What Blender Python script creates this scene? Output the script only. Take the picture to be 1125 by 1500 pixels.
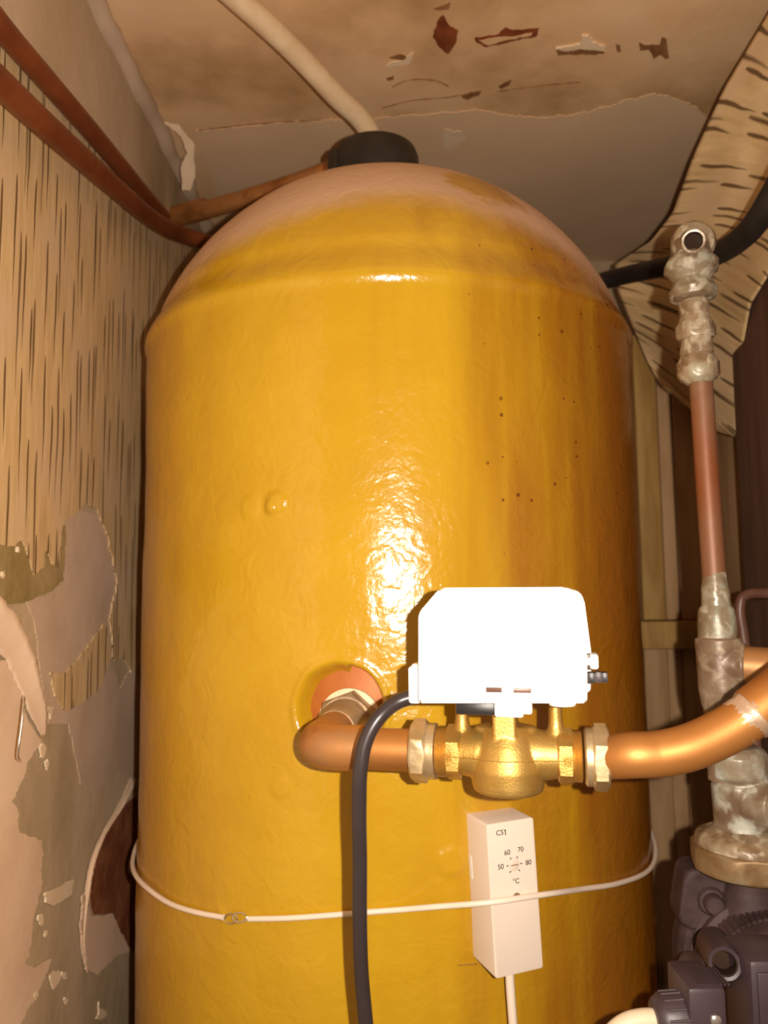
import bpy, bmesh, math, random
import numpy as np
from mathutils import Vector, Matrix, noise as mnoise

random.seed(7)
for o in list(bpy.data.objects): bpy.data.objects.remove(o)
scene = bpy.context.scene
C = scene.collection

# ------------------------------------------------------------ camera, world, light, exposure
ZC = 0.86                       # camera height above the floor
F = 1130.0                      # focal length in pixels of the 1125x1500 frame
PITCH = math.radians(5.5)
ROLL = math.radians(-0.55)
cam_d = bpy.data.cameras.new('camera'); cam = bpy.data.objects.new('camera', cam_d); C.objects.link(cam)
cam_d.sensor_fit = 'VERTICAL'; cam_d.sensor_height = 36.0; cam_d.lens = 36.0 * F / 1500.0
cam_d.clip_start = 0.01
CAMROT = (Matrix.Rotation(math.pi / 2 + PITCH, 3, 'X') @ Matrix.Rotation(ROLL, 3, 'Z'))
CAMPOS = Vector((0, 0, ZC))
cam.matrix_world = Matrix.Translation(CAMPOS) @ CAMROT.to_4x4()
cam_d.dof.use_dof = True; cam_d.dof.focus_distance = 0.44; cam_d.dof.aperture_fstop = 11.0
scene.camera = cam

world = bpy.data.worlds.new('world'); scene.world = world; world.use_nodes = True
bg = world.node_tree.nodes['Background']
bg.inputs[0].default_value = (1.0, 0.70, 0.46, 1); bg.inputs[1].default_value = 0.19

fl = bpy.data.lights.new('phone_flash', 'POINT'); fl.energy = 15.0; fl.color = (1.0, 0.88, 0.76); fl.shadow_soft_size = 0.003
flo = bpy.data.objects.new('phone_flash', fl); C.objects.link(flo); flo.location = (0.028, -0.004, ZC + 0.006)

vs = scene.view_settings
vs.view_transform = 'Standard'; vs.look = 'None'; vs.gamma = 1.0; vs.use_curve_mapping = False; vs.exposure = 0.0

# ------------------------------------------------------------ pixel -> direction helpers
def ray(px, py):
    return CAMROT @ Vector(((px - 562.5) / F, (750.0 - py) / F, -1.0))
def PY(px, py, y):                       # point on that pixel's ray at depth y
    d = ray(px, py); return CAMPOS + d * (y / d.y)
def PX(px, py, x):
    d = ray(px, py); return CAMPOS + d * (x / d.x)
def PZ(px, py, z):
    d = ray(px, py); return CAMPOS + d * ((z - ZC) / d.z)
def PPL(px, py, p0, n):
    d = ray(px, py); return CAMPOS + d * ((p0 - CAMPOS).dot(n) / d.dot(n))
TX, TY, TR = 0.006, 0.735, 0.225         # tank axis and radius
def PT(px, py, off=0.0):                 # on the tank's wall
    d = ray(px, py); r = TR + off
    a = d.x ** 2 + d.y ** 2; b = 2 * (-TX * d.x - TY * d.y); c = TX ** 2 + TY ** 2 - r * r
    q = max(0.0, b * b - 4 * a * c)
    return CAMPOS + d * ((-b - math.sqrt(q)) / (2 * a))
def V(x, y, z): return Vector((x, y, ZC + z))

# ------------------------------------------------------------ materials
class NT:
    def __init__(s, name):
        s.m = bpy.data.materials.new(name); s.m.use_nodes = True
        s.t = s.m.node_tree; s.n = s.t.nodes; s.b = s.n['Principled BSDF']
    def new(s, t, **kw):
        x = s.n.new(t)
        for k, v in kw.items(): setattr(x, k, v)
        return x
    def link(s, a, b): s.t.links.new(a, b)
    def set(s, sock, v):
        if isinstance(v, bpy.types.NodeSocket): s.link(v, sock)
        else:
            if isinstance(v, (tuple, list)) and len(v) == 3 and sock.type == 'RGBA': v = (*v, 1)
            sock.default_value = v
    def math(s, op, a, b=0.0, c=0.0, clamp=False):
        x = s.new('ShaderNodeMath', operation=op); x.use_clamp = clamp
        s.set(x.inputs[0], a); s.set(x.inputs[1], b); s.set(x.inputs[2], c)
        return x.outputs[0]
    def coord(s, kind='Object'): return s.new('ShaderNodeTexCoord').outputs[kind]
    def mapping(s, v, scale=(1, 1, 1), rot=(0, 0, 0)):
        x = s.new('ShaderNodeMapping'); s.link(v, x.inputs[0])
        x.inputs['Scale'].default_value = scale; x.inputs['Rotation'].default_value = rot
        return x.outputs[0]
    def noise(s, v, scale=5, detail=4, rough=0.55, dist=0.0):
        x = s.new('ShaderNodeTexNoise'); s.link(v, x.inputs['Vector'])
        x.inputs['Scale'].default_value = scale; x.inputs['Detail'].default_value = detail
        x.inputs['Roughness'].default_value = rough; x.inputs['Distortion'].default_value = dist
        return x.outputs[0]
    def ramp(s, f, stops, interp='LINEAR'):
        x = s.new('ShaderNodeValToRGB'); s.set(x.inputs[0], f); cr = x.color_ramp; cr.interpolation = interp
        while len(cr.elements) < len(stops): cr.elements.new(0.5)
        for e, (p, c) in zip(cr.elements, stops):
            e.position = p; e.color = (*c, 1) if len(c) == 3 else c
        return x.outputs[0]
    def step(s, f, a, b):
        x = s.new('ShaderNodeMapRange'); x.interpolation_type = 'SMOOTHSTEP'
        s.set(x.inputs[0], f); s.set(x.inputs[1], a); s.set(x.inputs[2], b)
        return x.outputs[0]
    def mix(s, f, a, b, mode='MIX'):
        x = s.new('ShaderNodeMix', data_type='RGBA', blend_type=mode)
        s.set(x.inputs[0], f); s.set(x.inputs[6], a); s.set(x.inputs[7], b)
        return x.outputs[2]
    def sep(s, v):
        x = s.new('ShaderNodeSeparateXYZ'); s.link(v, x.inputs[0]); return x.outputs
    def comb(s, a, b, c):
        x = s.new('ShaderNodeCombineXYZ')
        for i, q in enumerate((a, b, c)): s.set(x.inputs[i], q)
        return x.outputs[0]
    def bump(s, h, strength=0.3, dist=0.002, normal=None):
        x = s.new('ShaderNodeBump'); s.set(x.inputs['Height'], h)
        x.inputs['Strength'].default_value = strength; x.inputs['Distance'].default_value = dist
        if normal: s.link(normal, x.inputs['Normal'])
        return x.outputs[0]
    def out(s, col=None, rough=None, metal=None, normal=None, spec=None):
        if col is not None: s.set(s.b.inputs['Base Color'], col)
        if rough is not None: s.set(s.b.inputs['Roughness'], rough)
        if metal is not None: s.set(s.b.inputs['Metallic'], metal)
        if normal is not None: s.link(normal, s.b.inputs['Normal'])
        if spec is not None: s.b.inputs['Specular IOR Level'].default_value = spec
        return s.m

def mottled(name, c1, c2, scale=30, rough=0.5, metal=0.0, bump=0.15, bdist=0.001, bscale=None, spec=0.5, c3=None, lo=0.35, hi=0.65, stretch=(1, 1, 1)):
    t = NT(name); v = t.mapping(t.coord(), stretch)
    n = t.noise(v, scale, 5)
    stops = [(lo, c1), (hi, c2)] if c3 is None else [(lo, c1), ((lo + hi) / 2, c2), (hi, c3)]
    col = t.ramp(n, stops)
    nb = t.noise(t.coord(), bscale or scale * 4, 4)
    return t.out(col, rough, metal, t.bump(nb, bump, bdist), spec)

def wallpaper_mat(name, kind):
    t = NT(name)
    if kind == 'UV':
        s = t.sep(t.coord('UV')); u, w = s[0], s[1]
        base = t.comb(u, w, 0.0)
    else:
        s = t.sep(t.coord('Object')); u, w = (s[0] if kind == 'X' else s[1]), s[2]
        base = t.comb(u, w, 0.0)
    wob = t.noise(t.mapping(base, (3, 3, 1)), 4, 2)
    u2 = t.math('ADD', u, t.math('MULTIPLY', wob, 0.006))
    mask = None
    for k, (sp, per, seed, wd) in enumerate(((0.0185, 0.105, 3.1, 0.10), (0.0370, 0.150, 11.7, 0.05))):
        c = t.math('DIVIDE', u2, sp)
        i = t.math('FLOOR', c); f = t.math('SUBTRACT', t.math('FRACT', c), 0.5)
        wn = t.new('ShaderNodeTexWhiteNoise', noise_dimensions='1D'); t.set(wn.inputs['W'], t.math('ADD', i, seed))
        r = wn.outputs[0]
        ph = t.math('ADD', t.math('DIVIDE', w, per), t.math('MULTIPLY', r, 7.0))
        j = t.math('FLOOR', ph); g = t.math('FRACT', ph)
        w2 = t.new('ShaderNodeTexWhiteNoise', noise_dimensions='2D'); t.set(w2.inputs['Vector'], t.comb(i, j, 0.0))
        ln = t.math('MULTIPLY_ADD', w2.outputs[0], 0.45, 0.52)
        g2 = t.math('DIVIDE', g, ln)                       # 0..1 inside the stroke
        prof = t.math('MULTIPLY', t.math('MULTIPLY', t.math('POWER', t.math('MAXIMUM', g2, 0.0), 1.2), t.math('POWER', t.math('MAXIMUM', t.math('SUBTRACT', 1.0, g2), 0.0), 0.45)), 2.0)
        width = t.math('MULTIPLY', prof, wd)
        off = t.math('MULTIPLY', t.math('SUBTRACT', w2.outputs[0], 0.5), 0.5)
        d = t.math('ABSOLUTE', t.math('SUBTRACT', f, off))
        mk = t.math('MULTIPLY', t.step(t.math('SUBTRACT', width, d), -0.035, 0.03), t.step(prof, 0.0, 0.12))
        mask = mk if mask is None else t.math('MAXIMUM', mask, mk)
    grain = t.noise(t.mapping(base, (60, 5, 1)), 3, 4)
    big = t.noise(t.mapping(base, (5, 4, 1)), 3, 3)
    col = t.ramp(grain, [(0.3, (0.60, 0.415, 0.19)), (0.7, (0.82, 0.60, 0.32))])
    col = t.mix(t.step(big, 0.4, 0.75), col, (0.72, 0.53, 0.32))
    col = t.mix(t.math('MULTIPLY', mask, 0.88), col, (0.10, 0.045, 0.012))
    h = t.math('SUBTRACT', t.math('MULTIPLY', grain, 0.4), mask)
    return t.out(col, 0.6, 0, t.bump(h, 0.25, 0.001), 0.3)

# foam jacket of the tank
t = NT('yellow_foam'); oc = t.coord('Object'); sx = t.sep(oc)
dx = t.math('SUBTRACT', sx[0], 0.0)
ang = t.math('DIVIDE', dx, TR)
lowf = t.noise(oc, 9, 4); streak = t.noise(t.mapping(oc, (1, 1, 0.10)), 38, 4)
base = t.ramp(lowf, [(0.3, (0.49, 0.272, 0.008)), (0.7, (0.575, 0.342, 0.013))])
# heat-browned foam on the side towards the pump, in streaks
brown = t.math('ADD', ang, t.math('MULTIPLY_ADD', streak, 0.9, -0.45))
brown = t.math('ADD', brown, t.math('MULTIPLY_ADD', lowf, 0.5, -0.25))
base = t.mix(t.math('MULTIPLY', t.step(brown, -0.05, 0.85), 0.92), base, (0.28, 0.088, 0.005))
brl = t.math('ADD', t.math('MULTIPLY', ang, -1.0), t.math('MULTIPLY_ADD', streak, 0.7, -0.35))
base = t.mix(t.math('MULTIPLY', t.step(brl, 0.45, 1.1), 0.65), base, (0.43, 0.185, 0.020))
# specks
vo = t.new('ShaderNodeTexVoronoi', voronoi_dimensions='2D'); t.link(t.comb(t.math('MULTIPLY', t.math('ARCSINE', ang), TR), sx[2], 0.0), vo.inputs['Vector']); vo.inputs['Scale'].default_value = 90
spc = t.sep(vo.outputs['Color'])
sp = t.math('MULTIPLY', t.math('LESS_THAN', vo.outputs['Distance'], t.math('MULTIPLY_ADD', spc[1], 0.09, 0.04)), t.math('GREATER_THAN', spc[0], 0.86))
sp = t.math('MULTIPLY', sp, t.step(t.math('ADD', ang, t.math('MULTIPLY', lowf, 0.3)), 0.35, 0.5))
sp = t.math('MULTIPLY', sp, t.step(sx[2], 0.86, 0.90))
base = t.mix(t.math('MULTIPLY', sp, 0.85), base, (0.10, 0.02, 0.004))
# settled dust on the dome, rubbed off towards the front
fr = t.math('DIVIDE', t.math('MULTIPLY', sx[1], -1.0), TR)
dn = t.noise(oc, 14, 5, 0.6, 0.4)
lev = t.math('SUBTRACT', sx[2], t.math('MULTIPLY_ADD', t.math('POWER', t.math('MAXIMUM', fr, 0.0), 2.0), 0.104, ZC + 0.203))
lev = t.math('ADD', lev, t.math('MULTIPLY_ADD', dn, 0.05, -0.025))
dust = t.step(lev, -0.016, 0.030)
rub = t.new('ShaderNodeVectorMath', operation='DISTANCE'); t.link(oc, rub.inputs[0]); rub.inputs[1].default_value = (0.070, -0.150, ZC + 0.315)
rubm = t.step(t.math('ADD', rub.outputs['Value'], t.math('MULTIPLY_ADD', t.noise(oc, 30, 3), 0.07, -0.015)), 0.056, 0.040)
dust = t.math('MULTIPLY', dust, t.math('SUBTRACT', 1.0, t.math('MULTIPLY', rubm, 0.85)))
col = t.mix(t.math('MULTIPLY', dust, 0.9), base, (0.60, 0.395, 0.265))
rough = t.math('MULTIPLY_ADD', dust, 0.5, 0.19)
fine = t.noise(oc, 190, 3, 0.5, 0.6); mid = t.noise(oc, 60, 3, 0.5, 1.0)
hh = t.math('ADD', t.math('MULTIPLY', fine, 0.35), mid)
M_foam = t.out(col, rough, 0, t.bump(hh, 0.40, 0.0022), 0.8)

M_paper = wallpaper_mat('striped_wallpaper', 'OBJ')
M_paper_x = wallpaper_mat('striped_wallpaper_boards', 'X')
M_paper_uv = wallpaper_mat('striped_wallpaper_loose', 'UV')
M_plaster = mottled('bare_plaster', stretch=(1, 1, 0.4), c1=(0.36, 0.275, 0.155), c2=(0.56, 0.43, 0.27), scale=9, rough=0.85, c3=(0.66, 0.51, 0.36), bump=0.4, bdist=0.003, bscale=40, spec=0.2, lo=0.3, hi=0.7)
M_skim = mottled('pale_skim', (0.56, 0.42, 0.29), (0.70, 0.53, 0.385), 12, 0.85, bump=0.25, bdist=0.002, spec=0.2)
M_olive = mottled('olive_plaster', (0.286, 0.209, 0.077), (0.418, 0.308, 0.143), 25, 0.9, bump=0.5, bdist=0.002, spec=0.15)
M_backing = mottled('paper_backing', (0.74, 0.53, 0.36), (0.86, 0.65, 0.46), 14, 0.8, bump=0.2, bdist=0.002, spec=0.2)
M_redbrick = mottled('red_undercoat', (0.20, 0.06, 0.025), (0.33, 0.13, 0.055), 35, 0.9, bump=0.5, bdist=0.003, spec=0.1)
M_ceil = mottled('ceiling_paint', (0.520, 0.314, 0.136), (0.800, 0.532, 0.289), 7, 0.85, c3=(0.860, 0.617, 0.374), bump=0.35, bdist=0.004, bscale=22, spec=0.2, lo=0.3, hi=0.7)
M_ceil2 = mottled('ceiling_skim', (0.780, 0.551, 0.340), (0.880, 0.636, 0.399), 5, 0.8, bump=0.1, bdist=0.002, spec=0.2)
M_ceilred = mottled('ceiling_red_stain', (0.18, 0.045, 0.015), (0.30, 0.085, 0.03), 60, 0.9, bump=0.4, spec=0.1)
M_ceilbrown = mottled('ceiling_brown_edge', (0.22, 0.10, 0.035), (0.34, 0.17, 0.07), 60, 0.9, bump=0.4, spec=0.1)
M_flake = mottled('pale_flake', (0.80, 0.62, 0.40), (0.90, 0.72, 0.50), 40, 0.8, bump=0.2, spec=0.2)
M_brownpaint = mottled('brown_painted_pipe', (0.149, 0.036, 0.010), (0.224, 0.061, 0.018), 30, 0.45, bump=0.15, spec=0.4)
M_copper = mottled('dull_copper', (0.357, 0.134, 0.029), (0.489, 0.209, 0.053), 28, 0.50, 0.60, bump=0.06, stretch=(0.5, 1, 1))
M_copper_old = mottled('tarnished_copper', (0.321, 0.129, 0.036), (0.518, 0.227, 0.067), 30, 0.45, 0.55, c3=(0.446, 0.227, 0.090), bump=0.12)
M_copper_riser = mottled('stained_copper', (0.210, 0.062, 0.019), (0.210, 0.091, 0.043), 22, 0.5, 0.2, c3=(0.265, 0.166, 0.101), bump=0.2, stretch=(1, 1, 0.35))
M_disc = mottled('bare_copper_sheet', (0.358, 0.098, 0.011), (0.452, 0.138, 0.018), 30, 0.5, 0.25, bump=0.1)
M_brass = mottled('cast_brass', (0.588, 0.352, 0.081), (0.692, 0.442, 0.125), 60, 0.40, 0.8, bump=0.35, bdist=0.0006, bscale=900)
M_brassnut = mottled('worn_brass_nut', (0.527, 0.374, 0.187), (0.680, 0.527, 0.306), 70, 0.38, 0.7, bump=0.2, bscale=300)
M_boss = mottled('grey_brass_boss', (0.357, 0.264, 0.162), (0.510, 0.383, 0.238), 70, 0.45, 0.6, bump=0.2)
M_oldbrass = mottled('dull_brass_union', (0.187, 0.106, 0.043), (0.272, 0.178, 0.085), 40, 0.5, 0.4, c3=(0.340, 0.272, 0.178), bump=0.25)
def crust(name, dark, midc, pale, green, scale):
    t = NT(name); oc = t.coord()
    n1 = t.noise(oc, scale * 0.8, 4, 0.5, 0.5); n2 = t.noise(oc, scale * 1.7, 3, 0.5, 0.3)
    c = t.mix(t.step(n1, 0.36, 0.60), dark, midc)
    c = t.mix(t.step(n2, 0.50, 0.66), c, pale)
    c = t.mix(t.math('MULTIPLY', t.step(n1, 0.55, 0.7), 0.7), c, green)
    h = t.math('ADD', n1, t.math('MULTIPLY', n2, 0.5))
    return t.out(c, t.math('MULTIPLY_ADD', n2, 0.5, 0.12), 0.1, t.bump(h, 0.45, 0.002), 0.5)
M_verd = crust('verdigris', (0.133, 0.084, 0.045), (0.243, 0.191, 0.120), (0.391, 0.345, 0.254), (0.313, 0.337, 0.269), 70)
M_verd2 = crust('pale_corrosion', (0.172, 0.107, 0.056), (0.297, 0.221, 0.135), (0.422, 0.352, 0.247), (0.344, 0.321, 0.232), 80)
M_verdtop = crust('pale_green_corrosion', (0.144, 0.090, 0.054), (0.270, 0.225, 0.153), (0.414, 0.414, 0.342), (0.378, 0.432, 0.378), 45)
M_tee = crust('grey_fluxed_copper', (0.156, 0.095, 0.056), (0.219, 0.149, 0.093), (0.313, 0.238, 0.157), (0.266, 0.221, 0.157), 55)
M_solder = mottled('solder_smear', (0.40, 0.24, 0.13), (0.62, 0.46, 0.34), 70, 0.38, 0.5, bump=0.5, bdist=0.001)
M_white = mottled('white_plastic', (0.84, 0.82, 0.78), (0.86, 0.84, 0.80), 10, 0.35, bump=0.02)
M_cream = mottled('cream_plastic', (0.788, 0.665, 0.551), (0.807, 0.684, 0.570), 20, 0.42, bump=0.05, bscale=400)
M_creamside = M_cream
M_sleeve = mottled('cream_sleeve', (0.82, 0.68, 0.55), (0.86, 0.73, 0.60), 30, 0.4, bump=0.05)
M_creampipe = mottled('cream_painted_pipe', (0.70, 0.51, 0.29), (0.82, 0.64, 0.42), 40, 0.5, bump=0.2)
M_creamcable = mottled('cream_cable', (0.640, 0.520, 0.352), (0.680, 0.560, 0.400), 40, 0.5, bump=0.08)
M_black = mottled('black_plastic', (0.0126, 0.0098, 0.0098), (0.0196, 0.0154, 0.0154), 40, 0.4, bump=0.1)
M_blackcap = mottled('dusty_black_cap', (0.0088, 0.0072, 0.0066), (0.0193, 0.0154, 0.0132), 50, 0.45, bump=0.15)
M_cable = mottled('black_cable', (0.032, 0.022, 0.023), (0.040, 0.030, 0.030), 30, 0.33, bump=0.03)
M_lag = mottled('black_lagging', (0.0140, 0.0105, 0.0084), (0.0280, 0.0196, 0.0140), 40, 0.6, bump=0.2)
M_pump = mottled('dusty_black_casting', (0.0353, 0.0188, 0.0188), (0.0765, 0.0457, 0.0435), 45, 0.65, bump=0.4, bdist=0.001, bscale=220, spec=0.3)
M_pumpbox = mottled('dark_violet_plastic', (0.0382, 0.0232, 0.0292), (0.0510, 0.0323, 0.0382), 30, 0.45, bump=0.08, bscale=300)
M_steel = mottled('bright_steel', (0.72, 0.68, 0.62), (0.82, 0.78, 0.72), 60, 0.25, 0.9, bump=0.05)
M_dial = mottled('dial_plastic', (0.74, 0.61, 0.50), (0.77, 0.64, 0.53), 20, 0.35, bump=0.03)
M_print = mottled('black_print', (0.03, 0.02, 0.018), (0.04, 0.03, 0.025), 20, 0.6, bump=0.0)
M_jamb = mottled('dark_brown_wood', (0.104, 0.050, 0.031), (0.171, 0.086, 0.055), 26, 0.6, bump=0.2, stretch=(3, 3, 0.25))
M_hole_shade = mottled('hole_shade', (0.035, 0.020, 0.014), (0.05, 0.03, 0.02), 40, 0.95, spec=0.0)  # shade inside the pipe openings, painted as a dark matt colour
M_floor = mottled('dusty_boards', (0.20, 0.13, 0.08), (0.30, 0.20, 0.12), 18, 0.8, stretch=(4, 0.6, 1))
M_darkpipe = mottled('dark_brown_pipe', (0.10, 0.042, 0.026), (0.15, 0.07, 0.045), 40, 0.4, bump=0.1)
def wood(name, c1, c2, c3):
    t = NT(name); v = t.mapping(t.coord(), (6, 6, 0.7))
    n = t.noise(v, 9, 5, 0.6, 0.5)
    col = t.ramp(n, [(0.3, c1), (0.55, c2), (0.75, c3)])
    vo = t.new('ShaderNodeTexVoronoi'); t.link(t.mapping(t.coord(), (14, 14, 7)), vo.inputs['Vector']); vo.inputs['Scale'].default_value = 1.0
    kn = t.math('MULTIPLY', t.step(vo.outputs['Distance'], 0.20, 0.08), t.math('GREATER_THAN', t.sep(vo.outputs['Color'])[0], 0.55))
    col = t.mix(t.math('MULTIPLY', kn, 0.8), col, (0.10, 0.045, 0.02))
    return t.out(col, 0.65, 0, t.bump(n, 0.25, 0.001), 0.3)
M_pine = wood('yellow_pine', (0.338, 0.191, 0.048), (0.470, 0.285, 0.088), (0.508, 0.320, 0.120))
M_pine2 = wood('pinkish_pine', (0.357, 0.209, 0.096), (0.489, 0.303, 0.152), (0.526, 0.338, 0.176))

# ------------------------------------------------------------ geometry helpers
def wloc(o):
    p = Vector((0, 0, 0))
    while o is not None: p += o.location; o = o.parent
    return p
def obj(name, bm, m, parent=None, loc=None, smooth=True, sharp=40):
    if isinstance(bm, bmesh.types.BMesh):
        bmesh.ops.recalc_face_normals(bm, faces=bm.faces)
        me = bpy.data.meshes.new(name); bm.to_mesh(me); bm.free()
    else: me = bm
    origin = wloc(parent) if parent is not None else (loc if loc is not None else Vector((0, 0, 0)))
    me.transform(Matrix.Translation(-origin))
    me.materials.clear(); me.materials.append(m)
    o = bpy.data.objects.new(name, me); C.objects.link(o)
    if parent is not None: o.parent = parent
    elif loc is not None: o.location = loc
    if smooth:
        for p in me.polygons: p.use_smooth = True
        me.set_sharp_from_angle(angle=math.radians(sharp))
    return o
def tag(o, label, cat, group=None):
    o['label'] = label; o['category'] = cat
    if group: o['group'] = group
    return o
def thing(name, label, cat, loc, group=None):
    o = bpy.data.objects.new(name, None); C.objects.link(o); o.location = loc; o.empty_display_size = 0.02
    return tag(o, label, cat, group)
def struct(o): o['kind'] = 'structure'; return o

def box(bm, lo, hi, bev=0.0, M=None, seg=2):
    r = bmesh.ops.create_cube(bm, size=1.0); vs_ = r['verts']
    lo = Vector(lo); hi = Vector(hi)
    for v in vs_: v.co = Vector(((lo[i] + hi[i]) / 2 + v.co[i] * (hi[i] - lo[i])) for i in range(3))
    if bev:
        es = list({e for v in vs_ for e in v.link_edges})
        rr = bmesh.ops.bevel(bm, geom=es, offset=bev, segments=seg, affect='EDGES', profile=0.5)
        vs_ = list(set(rr['verts']) | {v for v in vs_ if v.is_valid})
        vs_ = list({v for f in rr['faces'] for v in f.verts} | {v for v in vs_ if v.is_valid})
    if M is not None: bmesh.ops.transform(bm, matrix=M, verts=vs_)
    return bm
def frame(d, up=Vector((0, 0, 1))):
    d = d.normalized()
    if abs(d.dot(up)) > 0.95: up = Vector((1, 0, 0))
    x = up.cross(d).normalized(); return x, d.cross(x).normalized(), d
def lathe(bm, p0, d, prof, n=32, lump=0.0, lscale=60, closed_ends=True, hexn=None):
    """prof: list of (radius, distance along d)."""
    x, y, z = frame(Vector(d)); p0 = Vector(p0); rings = []
    for r, h in prof:
        ring = []
        for i in range(n):
            a = 2 * math.pi * i / n
            rr = r
            co = p0 + z * h + (x * math.cos(a) + y * math.sin(a)) * rr
            if lump:
                k = mnoise.noise(co * lscale) + 0.5 * mnoise.noise(co * lscale * 2.3)
                co += (x * math.cos(a) + y * math.sin(a)) * k * lump
            ring.append(bm.verts.new(co))
        rings.append(ring)
    for a, b in zip(rings, rings[1:]):
        for i in range(n):
            bm.faces.new((a[i], a[(i + 1) % n], b[(i + 1) % n], b[i]))
    if closed_ends:
        if prof[0][0] > 1e-6: bm.faces.new(rings[0][::-1])
        if prof[-1][0] > 1e-6: bm.faces.new(rings[-1])
    return bm
def hexnut(bm, p0, d, r, h0, h1, n=6, rot=0.0, ch=0.12, bore=0.0):
    """chamfered polygon nut; r is the across-corner radius."""
    x, y, z = frame(Vector(d)); p0 = Vector(p0); rings = []
    L = h1 - h0; m = n * 6
    apo = r * math.cos(math.pi / n)
    def rad(a):
        q = ((a - rot) % (2 * math.pi / n)) - math.pi / n
        return apo / math.cos(q)
    for h, lim in ((h0, apo * 0.985), (h0 + L * ch * 0.6, apo * 1.04), (h0 + L * ch * 1.3, r * 1.1), (h1 - L * ch * 1.3, r * 1.1), (h1 - L * ch * 0.6, apo * 1.04), (h1, apo * 0.985)):
        ring = []
        for i in range(m):
            a = 2 * math.pi * i / m + rot
            rr = min(rad(a), lim)
            ring.append(bm.verts.new(p0 + z * h + (x * math.cos(a) + y * math.sin(a)) * rr))
        rings.append(ring)
    for a, b in zip(rings, rings[1:]):
        for i in range(m): bm.faces.new((a[i], a[(i + 1) % m], b[(i + 1) % m], b[i]))
    bm.faces.new(rings[0][::-1]); bm.faces.new(rings[-1])
    return bm
def smooth_path(pts, per=10):
    pts = [Vector(p) for p in pts]; out = []; n = len(pts)
    tg = []
    for i in range(n):
        a = pts[i] - pts[i - 1] if i else None; b = pts[i + 1] - pts[i] if i < n - 1 else None
        if a is None: t_ = b
        elif b is None: t_ = a
        else: t_ = a / max(a.length, 1e-9) / max(a.length, 1e-9) + b / max(b.length, 1e-9) / max(b.length, 1e-9)
        tg.append(t_.normalized())
    for i in range(n - 1):
        p, q = pts[i], pts[i + 1]; L = (q - p).length
        for k in range(per):
            u = k / per; u2, u3 = u * u, u ** 3
            out.append(p * (2 * u3 - 3 * u2 + 1) + tg[i] * L * (u3 - 2 * u2 + u) + q * (3 * u2 - 2 * u3) + tg[i + 1] * L * (u3 - u2))
    out.append(pts[-1]); return out
def tube(bm, path, r, n=20, smooth=10, lump=0.0, lscale=80):
    pts = smooth_path(path, smooth) if smooth else [Vector(p) for p in path]
    rings = []; x = None
    for i, p in enumerate(pts):
        d = (pts[min(i + 1, len(pts) - 1)] - pts[max(i - 1, 0)]).normalized()
        if x is None: x = frame(d)[0]
        else: x = (x - d * x.dot(d)).normalized()
        y = d.cross(x); ring = []
        s = i / (len(pts) - 1)
        rr = r(s) if callable(r) else r
        for k in range(n):
            a = 2 * math.pi * k / n; dirv = x * math.cos(a) + y * math.sin(a)
            q = rr + (lump * mnoise.noise((p + dirv * rr) * lscale) if lump else 0)
            ring.append(bm.verts.new(p + dirv * q))
        rings.append(ring)
    for a, b in zip(rings, rings[1:]):
        for i in range(n): bm.faces.new((a[i], a[(i + 1) % n], b[(i + 1) % n], b[i]))
    bm.faces.new(rings[0][::-1]); bm.faces.new(rings[-1])
    return bm
def prism(bm, outline, fn, d0, d1, bev=0.0, seg=3):
    """outline of 2D points, fn(u, v, d) -> 3D; extruded from d0 (front) to d1 (back); front edges bevelled."""
    a = [bm.verts.new(fn(u, v, d0)) for u, v in outline]; b = [bm.verts.new(fn(u, v, d1)) for u, v in outline]
    n = len(a); f = bm.faces.new(a); bm.faces.new(b[::-1])
    for i in range(n): bm.faces.new((a[(i + 1) % n], a[i], b[i], b[(i + 1) % n]))
    if bev:
        bmesh.ops.bevel(bm, geom=list(f.edges), offset=bev, segments=seg, affect='EDGES', profile=0.5)
    return bm
def rounded(pts, r, n=5):
    out = []; m = len(pts)
    if not isinstance(r, (list, tuple)): r = [r] * m
    for i in range(m):
        p = Vector(pts[i]); a = Vector(pts[i - 1]); b = Vector(pts[(i + 1) % m])
        da = (a - p); db = (b - p); k = min(r[i], da.length * 0.45, db.length * 0.45)
        if k <= 1e-9: out.append(tuple(p)); continue
        s = p + da.normalized() * k; e = p + db.normalized() * k
        for j in range(n + 1):
            q = j / n; out.append(tuple(s * (1 - q) ** 2 + p * 2 * q * (1 - q) + e * q * q))
    return out
def ragged(pts, step=6.0, amp=2.0, seed=0):
    rnd = random.Random(seed); out = []; step = min(step, 5.0) * 0.6
    for i in range(len(pts)):
        a = Vector(pts[i]); b = Vector(pts[(i + 1) % len(pts)]); d = b - a; n = max(1, int(d.length / step))
        nr = Vector((-d.y, d.x)).normalized() if d.length > 0 else Vector((0, 0))
        for k in range(n):
            q = a + d * (k / n)
            w = 0 if k == 0 else amp * (1.5 * mnoise.noise(Vector((q.x * 0.07, q.y * 0.07, seed))) + 0.9 * mnoise.noise(Vector((q.x * 0.22, q.y * 0.22, seed + 9))) + rnd.uniform(-.3, .3))
            out.append(tuple(q + nr * w))
    return out
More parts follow.
